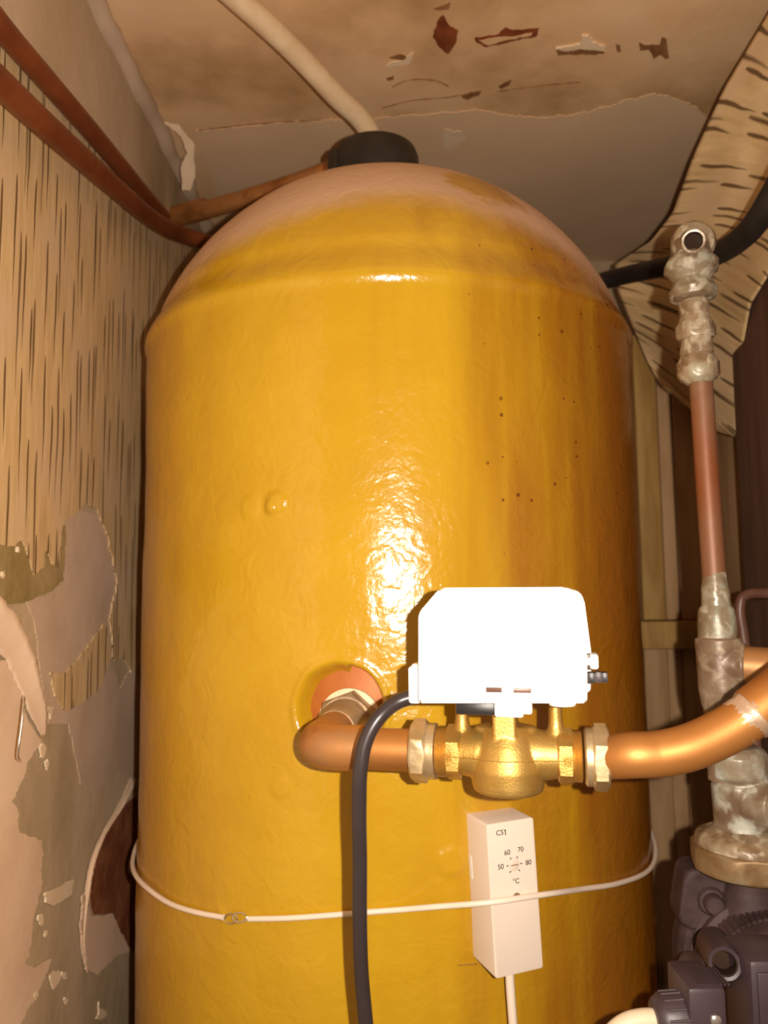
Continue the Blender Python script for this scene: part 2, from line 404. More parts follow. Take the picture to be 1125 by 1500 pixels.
def sheet_poly(bm, pts3, nrm, th):
    """flat ragged sheet of thickness th, standing th proud of its points along nrm."""
    from mathutils.geometry import delaunay_2d_cdt
    x, y, z = frame(nrm); o = pts3[0]; n = len(pts3)
    p2 = [Vector(((p - o).dot(x), (p - o).dot(y))) for p in pts3]
    vv, ee, ff, ov, oe, of = delaunay_2d_cdt(p2, [], [list(range(n))], 1, 1e-7)
    a = [bm.verts.new(o + x * v.x + y * v.y + nrm * th) for v in vv]; b = [bm.verts.new(v.co - nrm * th) for v in a]
    cnt = {}
    for f in ff:
        try: bm.faces.new([a[k] for k in f])
        except ValueError: continue
        for k in range(len(f)):
            e = (f[k], f[(k + 1) % len(f)]); cnt.setdefault(tuple(sorted(e)), []).append(e)
    for e, l in cnt.items():
        if len(l) == 1: bm.faces.new((a[l[0][0]], a[l[0][1]], b[l[0][1]], b[l[0][0]]))
    return bm
def remesh(o, vox, it=3, fac=0.5):
    m = o.modifiers.new('remesh', 'REMESH'); m.mode = 'VOXEL'; m.voxel_size = vox; m.use_smooth_shade = True
    s = o.modifiers.new('smooth', 'SMOOTH'); s.iterations = it; s.factor = fac
    return o

# ------------------------------------------------------------ the setting
XL, XR, YB, HC = -0.263, 0.42, 1.25, 0.54
YF = 0.12
def slab(name, lo, hi, m):
    bm = bmesh.new(); box(bm, lo, hi); return struct(obj(name, bm, m, smooth=False))
floor = slab('floor', (XL - 0.05, -0.6, -0.05), (0.75, YB + 0.05, 0.0), M_floor)
ceiling = slab('ceiling', (XL - 0.05, YF, ZC + HC), (0.75, YB + 0.05, ZC + HC + 0.05), M_ceil)
wall_left = slab('wall_left', (XL - 0.05, YF, 0.0), (XL, YB, ZC + HC), M_plaster)
wall_back = slab('wall_back', (XL - 0.05, YB, 0.0), (XR + 0.05, YB + 0.05, ZC + HC), M_plaster)
wall_right = slab('wall_right', (XR, YF, 0.0), (XR + 0.05, YB, ZC + HC), M_jamb)

XN = Vector((1, 0, 0)); ZN = Vector((0, 0, -1))
def wall_sheet(name, pts, m, off, th, step=6, amp=1.5, seed=1, label=None):
    p3 = [PX(x, y, XL + off) for x, y in ragged(pts, step, amp, seed)]
    bm = bmesh.new(); sheet_poly(bm, p3, XN, th)
    o = obj(name, bm, m, wall_left, smooth=False)
    if label: o['label'] = label
    return o
# plaster and paper layers on the left wall
wall_sheet('skim_patch', [(92, 742), (170, 760), (172, 905), (160, 960), (175, 1010), (200, 960), (215, 1000), (200, 1130), (170, 1130), (150, 1150), (118, 1150), (100, 1060), (70, 1060), (58, 980), (48, 905), (38, 880), (72, 868), (90, 830)], M_skim, 0.0, 0.0006, seed=2)
wall_sheet('olive_patch', [(-80, 770), (95, 770), (92, 850), (70, 867), (30, 884), (0, 886), (-80, 890)], M_olive, 0.0, 0.0010, seed=3)
wall_sheet('wallpaper', [(-90, -40), (0, 70), (90, 165), (200, 285), (250, 330), (330, 420), (330, 960), (203, 975), (190, 985), (180, 962), (166, 968), (160, 905), (170, 852), (158, 790), (140, 745), (125, 738), (112, 748), (90, 770), (84, 832), (77, 828), (64, 800), (62, 832), (48, 842), (36, 802), (30, 788), (20, 800), (0, 798), (-90, 802)], M_paper, 0.0008, 0.0012, 7, 1.6, 4, 'cream wallpaper with brown vertical dashes, torn along its lower edge')
wall_sheet('wallpaper_remnant', [(72, 985), (95, 985), (112, 968), (130, 943), (152, 912), (162, 960), (145, 1010), (120, 1030), (95, 1042), (78, 1020)], M_paper, 0.0008, 0.0012, 6, 1.5, 5)
wall_sheet('paper_backing', [(-90, 955), (14, 968), (28, 1000), (40, 1058), (60, 1085), (42, 1112), (20, 1168), (2, 1192), (-90, 1210)], M_backing, 0.0006, 0.0010, 6, 2, 6)
wall_sheet('paper_backing', [(-90, 1150), (12, 1168), (24, 1190), (25, 1220), (60, 1232), (58, 1300), (46, 1350), (40, 1402), (32, 1412), (48, 1418), (73, 1404), (55, 1450), (28, 1500), (0, 1560), (-90, 1600)], M_backing, 0.0008, 0.0014, 6, 2, 7, 'pale pinkish paper backing peeling off the plaster')
wall_sheet('bare_brick_patch', [(205, 1165), (180, 1178), (150, 1225), (140, 1262), (130, 1300), (136, 1338), (165, 1342), (192, 1392), (215, 1392)], M_redbrick, 0.0, 0.0007, 6, 2, 8, 'dark red patch where the plaster has come away')
wall_sheet('paper_flap', [(120, 1310), (116, 1360), (124, 1420), (140, 1428), (166, 1402), (188, 1392), (166, 1346), (163, 1338), (132, 1342)], M_backing, 0.002, 0.0016, 6, 1.5, 9)
wall_sheet('paper_scrap', [(64, 1308), (85, 1298), (105, 1288), (102, 1310), (75, 1327), (64, 1322)], M_flake, 0.001, 0.002, 5, 1.5, 10)
for k, (x, y, s) in enumerate(((58, 1347, 7), (65, 1368, 5), (80, 1430, 14), (92, 1428, 7), (50, 1458, 5), (145, 1485, 14), (60, 1100, 10), (72, 1040, 10), (66, 1120, 6), (2, 843, 5), (24, 805, 4), (95, 1465, 5))):
    rr = random.Random(k); pts = [(x + s * rr.uniform(.15, .75) * math.cos(a), y + s * rr.uniform(.4, 1.6) * math.sin(a)) for a in [i * math.pi / 4 + rr.uniform(-.3, .3) for i in range(8)]]
    wall_sheet('paint_flake', pts, M_flake, 0.001, 0.0016, 4, 0.8, 30 + k)
# torn lip of paper standing off beside the brick patch, and the long curl higher up
def curl(name, ctr, widths, lifts, m, label, off=0.002, roll=0.6):
    bm = bmesh.new(); rows = []
    cp = smooth_path([Vector((x, y, 0)) for x, y in ctr], 8); n = len(cp)
    wi = np.interp(np.linspace(0, 1, n), np.linspace(0, 1, len(widths)), widths)
    li = np.interp(np.linspace(0, 1, n), np.linspace(0, 1, len(lifts)), lifts)
    rnd = random.Random(5)
    for i, c in enumerate(cp):
        d = cp[min(i + 1, n - 1)] - cp[max(i - 1, 0)]; nr = Vector((-d.y, d.x, 0)).normalized(); row = []
        jw = wi[i] * (1 + rnd.uniform(-.08, .08))
        for k in range(7):
            s = k / 6 - 0.5; q = c + nr * s * jw
            lift = off + li[i] * (0.5 - s) ** 1.5
            row.append(bm.verts.new(PX(q.x, q.y, XL + lift)))
        rows.append(row)
    for a, b in zip(rows, rows[1:]):
        for k in range(6): bm.faces.new((a[k], a[k + 1], b[k + 1], b[k]))
    o = obj(name, bm, m, wall_left); o['label'] = label
    sm = o.modifiers.new('thick', 'SOLIDIFY'); sm.thickness = 0.0006
    return o
curl('paper_curl', [(-40, 880), (0, 918), (25, 955), (42, 1000), (56, 1045), (63, 1078)], [62, 58, 44, 36, 26, 6], [0.008, 0.008, 0.007, 0.006, 0.004, 0.001], M_backing, 'long curl of pale paper peeling off')
curl('paper_lip', [(196, 1140), (178, 1178), (152, 1222), (136, 1262), (128, 1305), (122, 1350), (122, 1395), (128, 1425)], [10, 9, 7, 8, 8, 8, 7, 3], [0.002, 0.004, 0.004, 0.004, 0.004, 0.003, 0.002, 0.001], M_backing, 'pale torn paper edge standing off the wall')
# plaster fillet in the corner of left wall and ceiling
bm = bmesh.new()
tube(bm, [Vector((XL + 0.002, y, ZC + HC - 0.004)) for y in (0.2, 0.4, 0.6, 0.8, 1.0, YB)], 0.011, 12, 12, lump=0.006, lscale=28)
trim = struct(obj('trim_1', bm, M_skim))

# ceiling layers
def ceil_sheet(name, pts, m, th, off=0.0, step=8, amp=2, seed=1, label=None):
    p3 = [PZ(x, y, ZC + HC - off) for x, y in ragged(pts, step, amp, seed)]
    bm = bmesh.new(); sheet_poly(bm, p3, ZN, th)
    o = obj(name, bm, m, ceiling, smooth=False)
    if label: o['label'] = label
    return o
ceil_sheet('skim_patch', [(285, 192), (420, 178), (560, 172), (700, 160), (735, 168), (800, 172), (850, 166), (905, 150), (960, 136), (1010, 150), (1040, 175), (985, 320), (900, 395), (600, 380), (330, 320)], M_ceil2, 0.0008, 0, 14, 2, 3, 'smoother greyish plaster towards the back')
ceil_sheet('red_stain', [(640, 32), (648, 22), (656, 34), (671, 44), (668, 62), (656, 79), (645, 70), (634, 55)], M_ceilred, 0.0006, 0, 5, 1.5, 4, 'dark red bare spot')
ceil_sheet('flaked_strip', [(695, 55), (730, 50), (740, 40), (752, 44), (790, 41), (786, 53), (770, 56), (735, 64), (712, 69), (698, 62)], M_ceilred, 0.0005, 0, 5, 1.2, 5)
ceil_sheet('paint_island', [(702, 58), (732, 53), (752, 53), (780, 47), (778, 51), (740, 58), (714, 65)], M_ceil, 0.0010, 0, 5, 1, 6)
ceil_sheet('flaked_strip', [(814, 73), (850, 70), (852, 62), (868, 62), (870, 70), (886, 74), (884, 79), (850, 79), (818, 81)], M_ceilbrown, 0.0005, 0, 5, 1.2, 7)
ceil_sheet('paint_flake', [(814, 69), (834, 66), (850, 62), (852, 50), (862, 50), (868, 60), (886, 66), (888, 73), (868, 70), (850, 69), (832, 73)], M_flake, 0.0022, 0, 5, 1.2, 8)
ceil_sheet('flaked_strip', [(936, 62), (945, 66), (966, 66), (970, 54), (976, 56), (980, 84), (974, 86), (968, 80), (957, 86), (950, 72), (938, 74)], M_ceilbrown, 0.0005, 0, 5, 1.0, 9)
ceil_sheet('flaked_strip', [(902, 64), (908, 66), (910, 76), (904, 76)], M_ceilbrown, 0.0005, 0, 4, 0.8, 10)
ceil_sheet('flaked_strip', [(634, 12), (655, 5), (660, 3), (657, 13), (640, 15)], M_ceilbrown, 0.0006, 0, 4, 0.8, 11)
ceil_sheet('flaked_strip', [(570, 84), (585, 79), (596, 83), (592, 88), (578, 86)], M_ceilbrown, 0.0006, 0, 4, 0.8, 12)
ceil_sheet('flaked_strip', [(676, 140), (690, 134), (704, 133), (702, 138), (684, 145)], M_ceilbrown, 0.0012, 0, 4, 0.8, 13)
ceil_sheet('flaked_strip', [(566, 114), (577, 111), (576, 116), (568, 118)], M_ceilbrown, 0.0006, 0, 4, 0.6, 14)
ceil_sheet('flaked_strip', [(730, 126), (740, 120), (750, 116), (746, 124), (734, 130)], M_ceilbrown, 0.0006, 0, 4, 0.6, 15)
ceil_sheet('paint_flake', [(652, 188), (664, 192), (676, 190), (682, 204), (672, 206), (668, 218), (655, 220), (650, 208)], M_flake, 0.0016, 0, 5, 1.5, 16)
ceil_sheet('paint_flake', [(566, 96), (574, 90), (590, 88), (606, 76), (600, 92), (580, 95), (572, 98)], M_flake, 0.0012, 0, 5, 1, 17)
for k, pts in enumerate(([(290, 191), (380, 181), (470, 176)], [(560, 158), (600, 148), (660, 142), (705, 134)], [(728, 134), (790, 126), (850, 120)], [(575, 128), (590, 120), (640, 119), (660, 128)])):
    bm = bmesh.new(); tube(bm, [PZ(x, y, ZC + HC - 0.0004) for x, y in pts], 0.0006, 6, 14, lump=0.0008, lscale=160)
    obj('crack', bm, M_ceilbrown, ceiling)
for k, pts in enumerate(([(240, 178), (262, 183), (281, 203), (277, 236), (266, 248), (254, 246), (256, 226), (270, 212), (262, 194)], [(226, 290), (242, 292), (240, 302), (228, 300)])):
    p3 = [PZ(x, y, ZC + HC - 0.012) for x, y in ragged(pts, 5, 1.2, 50 + k)]
    bm = bmesh.new(); sheet_poly(bm, p3, (Vector((0.35, -0.4, -0.85))).normalized(), 0.0025)
    obj('hanging_flake', bm, M_flake, ceiling, smooth=False)

# right wall: boards, rail, jamb
yb = [1.0, 0.93, 0.85, 0.78]
for k in range(3):
    for (za, zb2, mm, nm) in ((ZC - 0.045, ZC + 0.30, M_pine2, 'board'), (0.0, ZC - 0.080, M_pine2, 'board')):
        bm = bmesh.new(); box(bm, (XR - 0.010 - 0.002 * (k % 2), yb[k + 1] + 0.0012, za), (XR, yb[k] - 0.0012, zb2), 0.0015)
        obj(nm, bm, mm, wall_right)
YP = 0.985
panel = slab('wall_corner', (0.29, YP, 0.0), (XR, YB, ZC + 0.33), M_jamb)
xb = [0.290, 0.322, 0.3515, 0.370, 0.4085]
for k in range(4):
    bm = bmesh.new(); box(bm, (xb[k] + 0.001, YP - 0.012 - 0.003 * (k % 2), ZC - 0.045), (xb[k + 1] - 0.001, YP, ZC + 0.32), 0.002)
    obj('board', bm, M_pine if k < 2 else M_pine2, panel)
    bm = bmesh.new(); box(bm, (xb[k] + 0.0005, YP - 0.010 - 0.002 * (k % 2), 0.0), (xb[k + 1] - 0.0005, YP, ZC - 0.080), 0.0015)
    obj('board', bm, M_pine2, panel)
bm = bmesh.new(); box(bm, (0.292, YP - 0.030, ZC - 0.080), (0.4085, YP, ZC - 0.046), 0.003)
obj('rail', bm, M_pine, panel)
bm = bmesh.new(); box(bm, (0.292, YP - 0.024, ZC - 0.206), (0.4085, YP, ZC - 0.192), 0.002)
obj('rail', bm, M_jamb, panel)
bm = bmesh.new(); box(bm, (0.358, 0.60, 0.0), (XR, 0.775, ZC + 0.285), 0.004)
jamb = struct(obj('trim_2', bm, M_jamb))

# loose wallpaper hanging in the corner above the boards
S = [(1190, -90, .58), (1158, -38, .60), (1125, 22, .63), (1060, 132, .70), (1015, 232, .77), (986, 312, .83), (955, 352, .87), (900, 388, .965), (905, 425, .955), (925, 475, .94), (946, 525, .93), (968, 565, .92)]
E = [(1260, -40, .57), (1240, 40, .58), (1225, 110, .59), (1200, 190, .61), (1180, 275, .63), (1155, 345, .66), (1128, 400, .685), (1100, 445, .72), (1088, 510, .75), (1082, 570, .775), (1079, 640, .80), (1050, 632, .84)]
ns, nt = 60, 36
def lerp_list(L, s):
    q = s * (len(L) - 1); i = min(int(q), len(L) - 2); f = q - i
    return Vector(L[i]) * (1 - f) + Vector(L[i + 1]) * f
bm = bmesh.new(); uvl = bm.loops.layers.uv.new('UVMap'); grid = []; uvs = {}
for i in range(ns + 1):
    s = i / ns; a = lerp_list(S, s); b = lerp_list(E, s); row = []
    bend = math.sin(math.pi * min(1, max(0, (s - 0.22) / 0.6))) if 0.22 < s < 0.82 else 0
    m = (a + b) * 0.5 + Vector((26 * bend, -34 * bend, 0))
    for j in range(nt + 1):
        q = j / nt; p = a * (1 - q) ** 2 + m * 2 * q * (1 - q) + b * q * q
        rip = 0.006 * math.sin(s * 21 + 2 * q) * math.sin(math.pi * q) + 0.012 * mnoise.noise(Vector((s * 5, q * 3, 1.3)))
        v = bm.verts.new(PY(p.x, p.y, p.z + rip)); row.append(v); uvs[v] = (s * 0.42, -q * 0.24)
    grid.append(row)
for i in range(ns):
    for j in range(nt):
        f = bm.faces.new((grid[i][j], grid[i + 1][j], grid[i + 1][j + 1], grid[i][j + 1]))
        for l in f.loops: l[uvl].uv = uvs[l.vert]
loose = obj('loose_wallpaper', bm, M_paper_uv, loc=PY(1040, 500, 0.95), sharp=80)
sm = loose.modifiers.new('thick', 'SOLIDIFY'); sm.thickness = 0.0008
tag(loose, 'loose sheet of cream wallpaper with brown strokes sagging from the ceiling corner', 'wallpaper')

# ------------------------------------------------------------ hot water tank
tank = thing('hot_water_tank', 'large yellow foam-coated hot water cylinder with a dusty domed top', 'water tank', Vector((TX, TY, 0)))
BOSS = PT(498, 1040)
prof = [(TR, 0.0)]
z0, z1 = -0.40, 0.205
prof += [(TR, ZC + z0 * 1.0)]
prof += [(TR, ZC + z) for z in np.arange(z0 + 0.0017, z1, 0.0017)]
zc_, Rs = 0.155, 0.2318
prof += [(TR + q, ZC + z) for q, z in ((0.0001, 0.2062), (0.0004, 0.2076), (0.0009, 0.2090), (0.00145, 0.2104), (0.0019, 0.2117), (0.00215, 0.2130), (0.00215, 0.2144), (0.0018, 0.2162), (0.0009, 0.2186), (-0.0006, 0.2216), (-0.0025, 0.2252), (-0.0048, 0.2292), (-0.0072, 0.2330), (-0.0094, 0.2375), (-0.0112, 0.2420))]
a0 = math.asin((0.2460 - zc_) / Rs)
for k in range(60):
    a = a0 + (math.pi / 2 - a0) * k / 60
    prof.append((Rs * math.cos(a), ZC + zc_ + Rs * math.sin(a)))
prof.append((0.0015, ZC + zc_ + Rs))
angs = list(np.linspace(-math.pi * 0.53, math.pi * 0.53, 440)) + list(np.linspace(math.pi * 0.53, math.pi * 1.47, 60))[1:-1]
na = len(angs)
bumps = [(PT(405, 737), 0.0075, 0.0022), (PT(398, 743), 0.004, 0.0018), (PT(368, 742), 0.008, 0.0010), (PT(411, 1153), 0.007, 0.0009), (PT(661, 1262), 0.009, 0.0014), (PT(325, 1338), 0.004, 0.0006)]
verts = []
bossang = math.atan2(BOSS.x - TX, -(BOSS.y - TY))
for r, z in prof:
    for a in angs:
        dx_, dy_ = math.sin(a), -math.cos(a)
        p = Vector((TX + r * dx_, TY + r * dy_, z)); d = 0.0
        if abs(a) < 1.75 and z > 0.4:
            d += 0.0012 * mnoise.noise(p * 9) + 0.0005 * mnoise.noise(p * 34)
            if abs(a - bossang) < 0.25 and abs(z - BOSS.z) < 0.05:
                u = (a - bossang) * TR; w = z - BOSS.z
                rad = math.hypot(u, w * 0.97); th = math.atan2(w, u)
                R0 = 0.0300 + 0.0016 * mnoise.noise(Vector((math.cos(th) * 2.3, math.sin(th) * 2.3, 4)))
                slope = 0.0035 if math.cos(th) > 0.2 else 0.0095
                q = min(1, max(0, (R0 - rad) / slope)); q = q * q * (3 - 2 * q)
                d -= 0.016 * q
                d += 0.0012 * math.exp(-((rad - R0 - 0.0015) / 0.002) ** 2)
            for b, br, bh in bumps:
                e = (p - b).length
                if e < br * 1.6:
                    d += bh * (1 / (1 + math.exp((e - br) / (br * 0.11))))
        verts.append((p.x + d * dx_ - TX, p.y + d * dy_ - TY, p.z))
faces = []
for i in range(len(prof) - 1):
    for j in range(na):
        faces.append((i * na + j, i * na + (j + 1) % na, (i + 1) * na + (j + 1) % na, (i + 1) * na + j))
faces.append(tuple(range((len(prof) - 1) * na, len(prof) * na)))
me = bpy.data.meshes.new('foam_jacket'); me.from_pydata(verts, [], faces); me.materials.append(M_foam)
for p in me.polygons: p.use_smooth = True
jacket = bpy.data.objects.new('foam_jacket', me); C.objects.link(jacket); jacket.parent = tank
nB = Vector((math.sin(bossang), -math.cos(bossang), 0))
bm = bmesh.new(); lathe(bm, BOSS - nB * 0.0178, nB, [(0.031, 0.0), (0.031, 0.0035), (0.029, 0.0045), (0.0005, 0.0055)], 48)
cd = obj('copper_wall', bm, M_disc, tank); cd['label'] = 'bare orange copper showing in the hole'
# pencil creases near the thermostat
for pts in ([(668, 1193), (690, 1188)], [(672, 1414), (700, 1412)], [(752, 1176), (768, 1170)]):
    bm = bmesh.new(); tube(bm, [PT(x, y, 0.0000) for x, y in pts], 0.00028, 6, 6)
    o = obj('crease', bm, M_ceilbrown, tank)

# immersion cap on the crown
CROWN = V(TX, TY, zc_ + Rs)
cc = Vector((PY(550, 218, 0.715).x, 0.715, ZC + zc_ + math.sqrt(Rs ** 2 - 0.02 ** 2) - 0.004))
cap = thing('immersion_heater_cap', 'round black plastic immersion heater cap on the crown of the yellow tank', 'heater cap', cc)
bm = bmesh.new(); lathe(bm, cc, (0, 0, 1), [(0.0420, 0), (0.0425, 0.006), (0.0420, 0.030), (0.0395, 0.037), (0.034, 0.0405), (0.001, 0.042)], 48)
obj('cap', bm, M_blackcap, cap)
bm = bmesh.new(); lathe(bm, cc + Vector((0.012, -0.016, 0.041)), (0, 0, 1), [(0.004, 0), (0.004, 0.003), (0.0025, 0.004), (0.0005, 0.0042)], 16)
obj('nut', bm, M_black, cap)
bm = bmesh.new(); lathe(bm, cc + Vector((-0.036, -0.012, 0.002)), (0, 0, 1), [(0.010, 0), (0.010, 0.026), (0.007, 0.031), (0.0005, 0.032)], 20)
obj('cable_entry', bm, M_blackcap, cap)

# hot outlet pipe from the crown to the left corner
p_a = Vector((TX - 0.004, 0.790, ZC + 0.392))
out_path = [PY(255, 318, 0.93), PY(300, 308, 0.90), PY(380, 285, 0.87), PY(450, 262, 0.85), PY(495, 246, 0.84), PY(540, 240, 0.84)]
bm = bmesh.new(); tube(bm, out_path, 0.0105, 20, 8)
op = thing('outlet_pipe', 'copper outlet pipe sloping over the dome from the black cap towards the corner', 'pipe', out_path[0])
obj('pipe', bm, M_copper_old, op)
bm = bmesh.new(); lathe(bm, out_path[0], out_path[2] - out_path[0], [(0.0125, 0.0), (0.0128, 0.004), (0.0128, 0.05), (0.0108, 0.053)], 24)
obj('sleeve', bm, M_copper, op)

# cream vent pipe
vp = [PY(552, 225, 0.79), PY(540, 192, 0.775), PY(490, 138, 0.735), PY(430, 74, 0.69), PY(345, -4, 0.635), PY(270, -70, 0.59)]
bm = bmesh.new(); tube(bm, vp, 0.0108, 20, 10)
tag(obj('vent_pipe', bm, M_creampipe, loc=vp[0]), 'cream painted pipe rising from behind the black cap to the ceiling', 'pipe')

# two brown pipes on the left wall
XP = XL + 0.012
up = [PX(-60, -40, XP), PX(0, 38, XP), PX(60, 108, XP), PX(120, 177, XP), PX(180, 248, XP), PX(222, 298, XP), PX(240, 318, XP)]
bm = bmesh.new(); tube(bm, up, 0.0082, 18, 8)
tag(obj('wall_pipe', bm, M_brownpaint, loc=up[-1]), 'straight brown painted pipe along the papered wall, the upper of two', 'pipe')
XP2 = XL + 0.019
lw = [PX(-60, 66, XP2), PX(0, 122, XP2), PX(60, 178, XP2), PX(120, 232, XP2), PX(180, 285, XP2), PX(215, 315, XP2), PX(240, 332, XP2 + 0.004), PY(270, 345, 0.885), PY(310, 356, 0.93), PY(360, 366, 1.0)]
bm = bmesh.new(); tube(bm, lw, 0.0095, 18, 8)
tag(obj('wall_pipe', bm, M_brownpaint, loc=lw[-1]), 'brown painted pipe bending behind the tank, the lower of two on the papered wall', 'pipe')

# bent nail in the torn wall
bm = bmesh.new(); nl = [PX(34, 1026, XL + 0.002), PX(35, 1020, XL + 0.010), PX(35, 1026, XL + 0.015), PX(31, 1065, XL + 0.017), PX(26, 1105, XL + 0.016), PX(28, 1112, XL + 0.010), PX(30, 1116, XL + 0.002)]
tube(bm, nl, 0.0009, 10, 6)
tag(obj('bent_wire', bm, M_steel, loc=nl[-1]), 'thin bright bent wire hooked into the peeling wall', 'wire')

# ------------------------------------------------------------ motorised valve
TH = math.radians(12.5)
VX = Vector((math.cos(TH), -math.sin(TH), 0)); VY = Vector((math.sin(TH), math.cos(TH), 0)); VZ = Vector((0, 0, 1))
VO = PY(742, 1104, 0.418)
def vl(x, y, z): return VO + VX * x + VY * y + VZ * z
def vpx(px, py, dy=0.0):
    p = PPL(px, py, VO + VY * dy, VY) - VO; return (p.dot(VX), p.dot(VZ))
valve = thing('motorised_valve', 'brass motorised valve with a white box-shaped actuator head', 'valve', VO)
x_l0, x_r0 = vpx(641, 1100)[0], vpx(853, 1104)[0]
bm = bmesh.new()
Rb = 0.0118
lathe(bm, vl(x_l0, 0, 0), VX, [(0.0125, 0), (0.0125, 0.004), (0.0115, 0.0045), (0.0112, 0.010), (0.0118, 0.014), (0.0132, 0.022), (0.0136, (x_r0 - x_l0) / 2), (0.0132, x_r0 - x_l0 - 0.022), (0.0118, x_r0 - x_l0 - 0.014), (0.0112, x_r0 - x_l0 - 0.010), (0.0115, x_r0 - x_l0 - 0.0045), (0.0125, x_r0 - x_l0 - 0.004), (0.0125, x_r0 - x_l0)], 40)
zb = vpx(745, 1168, -0.014)[1]
lathe(bm, vl(0.0005, -0.001, zb), VZ, [(0.0165, 0), (0.0182, 0.0012), (0.0188, 0.004), (0.0196, 0.012), (0.0188, 0.018), (0.0165, 0.024), (0.0135, 0.030), (0.011, 0.034)], 48)
for sgn in (-1,):
    b = bmesh.new()
zt = vpx(745, 1046, -0.012)[1]
box(bm, (-0.0060, -0.0145, 0.0), (0.0060, 0.012, zt + 0.002), 0.001, Matrix.Translation(VO) @ Matrix((VX, VY, VZ)).transposed().to_4x4())
for cx in (677, 814):
    xx = vpx(cx, 1060)[0]; top = vpx(cx, 1030)[1]
    lathe(bm, vl(xx, 0, 0.004), VZ, [(0.0075, 0.0), (0.0058, 0.006), (0.0042, 0.0105), (0.0036, 0.014), (0.0034, top)], 24)
# shoulder web between the studs
for sgn in (-1, 1):
    lathe(bm, vl(sgn * 0.010, 0, 0.002), VZ, [(0.0085, 0), (0.0075, 0.008), (0.0058, 0.0125), (0.002, 0.0135)], 24)
body = obj('body', bm, M_brass, valve); remesh(body, 0.0007, 4, 0.5)
for px_ in (662, 829):      # flats cast on the arms
    bm = bmesh.new(); xx = vpx(px_, 1100, -0.011)[0]
    hexnut(bm, vl(xx, 0, 0), VX, 0.0146, -0.0042, 0.0042, 6, math.pi / 6, 0.1)
    obj('hex_flat', bm, M_brass, valve)
for xa, sg in ((x_l0, -1), (x_r0, 1)):
    bm = bmesh.new(); pr = []
    for k in range(12): pr += [(0.0131, 0.0008 * k), (0.0125, 0.0008 * k + 0.0004)]
    lathe(bm, vl(xa - (0.0095 if sg > 0 else 0.0), 0, 0), VX, pr, 40)
    obj('thread', bm, M_brass, valve)
    bm = bmesh.new()
    if sg < 0:
        xa0 = vpx(604, 1098)[0]; xa1 = vpx(640, 1098)[0]
        hexnut(bm, vl(xa0, 0, 0), VX, 0.0172, 0, (xa1 - xa0) * 0.68, 6, math.radians(90), 0.12)
        lathe(bm, vl(xa0, 0, 0), VX, [(0.0145, 0.004), (0.0147, (xa1 - xa0) * 0.98), (0.0135, (xa1 - xa0) * 1.0)], 40)
    else:
        xa0 = vpx(856, 1104)[0]; xa1 = vpx(892, 1104)[0]
        hexnut(bm, vl(xa0, 0, 0), VX, 0.0172, (xa1 - xa0) * 0.32, xa1 - xa0, 6, math.radians(90), 0.12)
        lathe(bm, vl(xa0, 0, 0), VX, [(0.0135, 0), (0.0147, 0.001), (0.0147, (xa1 - xa0) * 0.6)], 40)
    obj('compression_nut', bm, M_brassnut, valve)
# parting line round the casting
bm = bmesh.new(); 
zl = 0.0
tube(bm, [vl(x, -y - 0.0002, zl) for x, y in ((-0.030, 0.0123), (-0.022, 0.0132), (-0.017, 0.0140), (-0.012, 0.0165), (0, 0.0196), (0.012, 0.0165), (0.017, 0.0140), (0.022, 0.0132), (0.030, 0.0123))], 0.0003, 6, 6)
obj('casting_seam', bm, M_brass, valve)
# actuator
AF, AB = -0.036, 0.030
act_px = [(614, 898), (644, 861), (845, 860), (849, 880), (859, 965), (859, 1034), (842, 1036), (806, 1034), (800, 1034), (777, 1034), (768, 1032), (724, 1032), (614, 1031)]
def fnv(u, v, d): return vl(u, d, v)
outl = [vpx(x, y, AF) for x, y in [(613, 898), (645, 861), (846, 860), (860, 968), (860, 1030), (613, 1030)]]
bm = bmesh.new(); prism(bm, rounded(outl, [0.003, 0.003, 0.007, 0.002, 0.0015, 0.0015]), fnv, AF, AF + 0.034, 0.0022, 3)
head = obj('actuator_cover', bm, M_white, valve); head['label'] = 'white plastic actuator head with a cut-off corner'
o2 = [(u, v) for u, v in outl]
cxm = sum(u for u, v in o2) / 6; czm = sum(v for u, v in o2) / 6
outl2 = [(o2[0][0] + 0.001, o2[0][1]), (o2[1][0] + 0.001, o2[1][1] - 0.0008), (o2[2][0] + 0.0035, o2[2][1] - 0.0012), (o2[3][0] + 0.0035, o2[3][1]), (o2[4][0] + 0.0030, o2[4][1] + 0.0005), (o2[5][0] + 0.001, o2[5][1] + 0.0005)]
bm = bmesh.new(); prism(bm, rounded(outl2, [0.003, 0.003, 0.007, 0.002, 0.0015, 0.0015]), fnv, AF + 0.0345, AB, 0.001, 2)
obj('actuator_base', bm, M_white, valve)
def vbox(name, x0, y0, x1, y1, d0, d1, m, bev=0.0008, parent=valve, dref=None):
    a = vpx(x0, y1, d0 if dref is None else dref); b = vpx(x1, y0, d0 if dref is None else dref)
    bm = bmesh.new(); prism(bm, rounded([(a[0], a[1]), (b[0], a[1]), (b[0], b[1]), (a[0], b[1])], bev), fnv, d0, d1, bev * 0.6, 2)
    return obj(name, bm, m, parent)
vbox('slot', 712, 1008, 778, 1014, AF - 0.0002, AF + 0.004, M_darkpipe, 0.0003, head)
vbox('slot_lever', 735, 1008, 752, 1014, AF - 0.0004, AF + 0.003, M_white, 0.0003, head)
vbox('spindle_collar', 725, 1028, 766, 1050, AF + 0.008, AF + 0.032, M_white)
vbox('collar_tab', 766, 1028, 779, 1046, AF + 0.012, AF + 0.020, M_white)
vbox('base_plate', 668, 1030, 726, 1046, AF + 0.014, AF + 0.034, M_black)
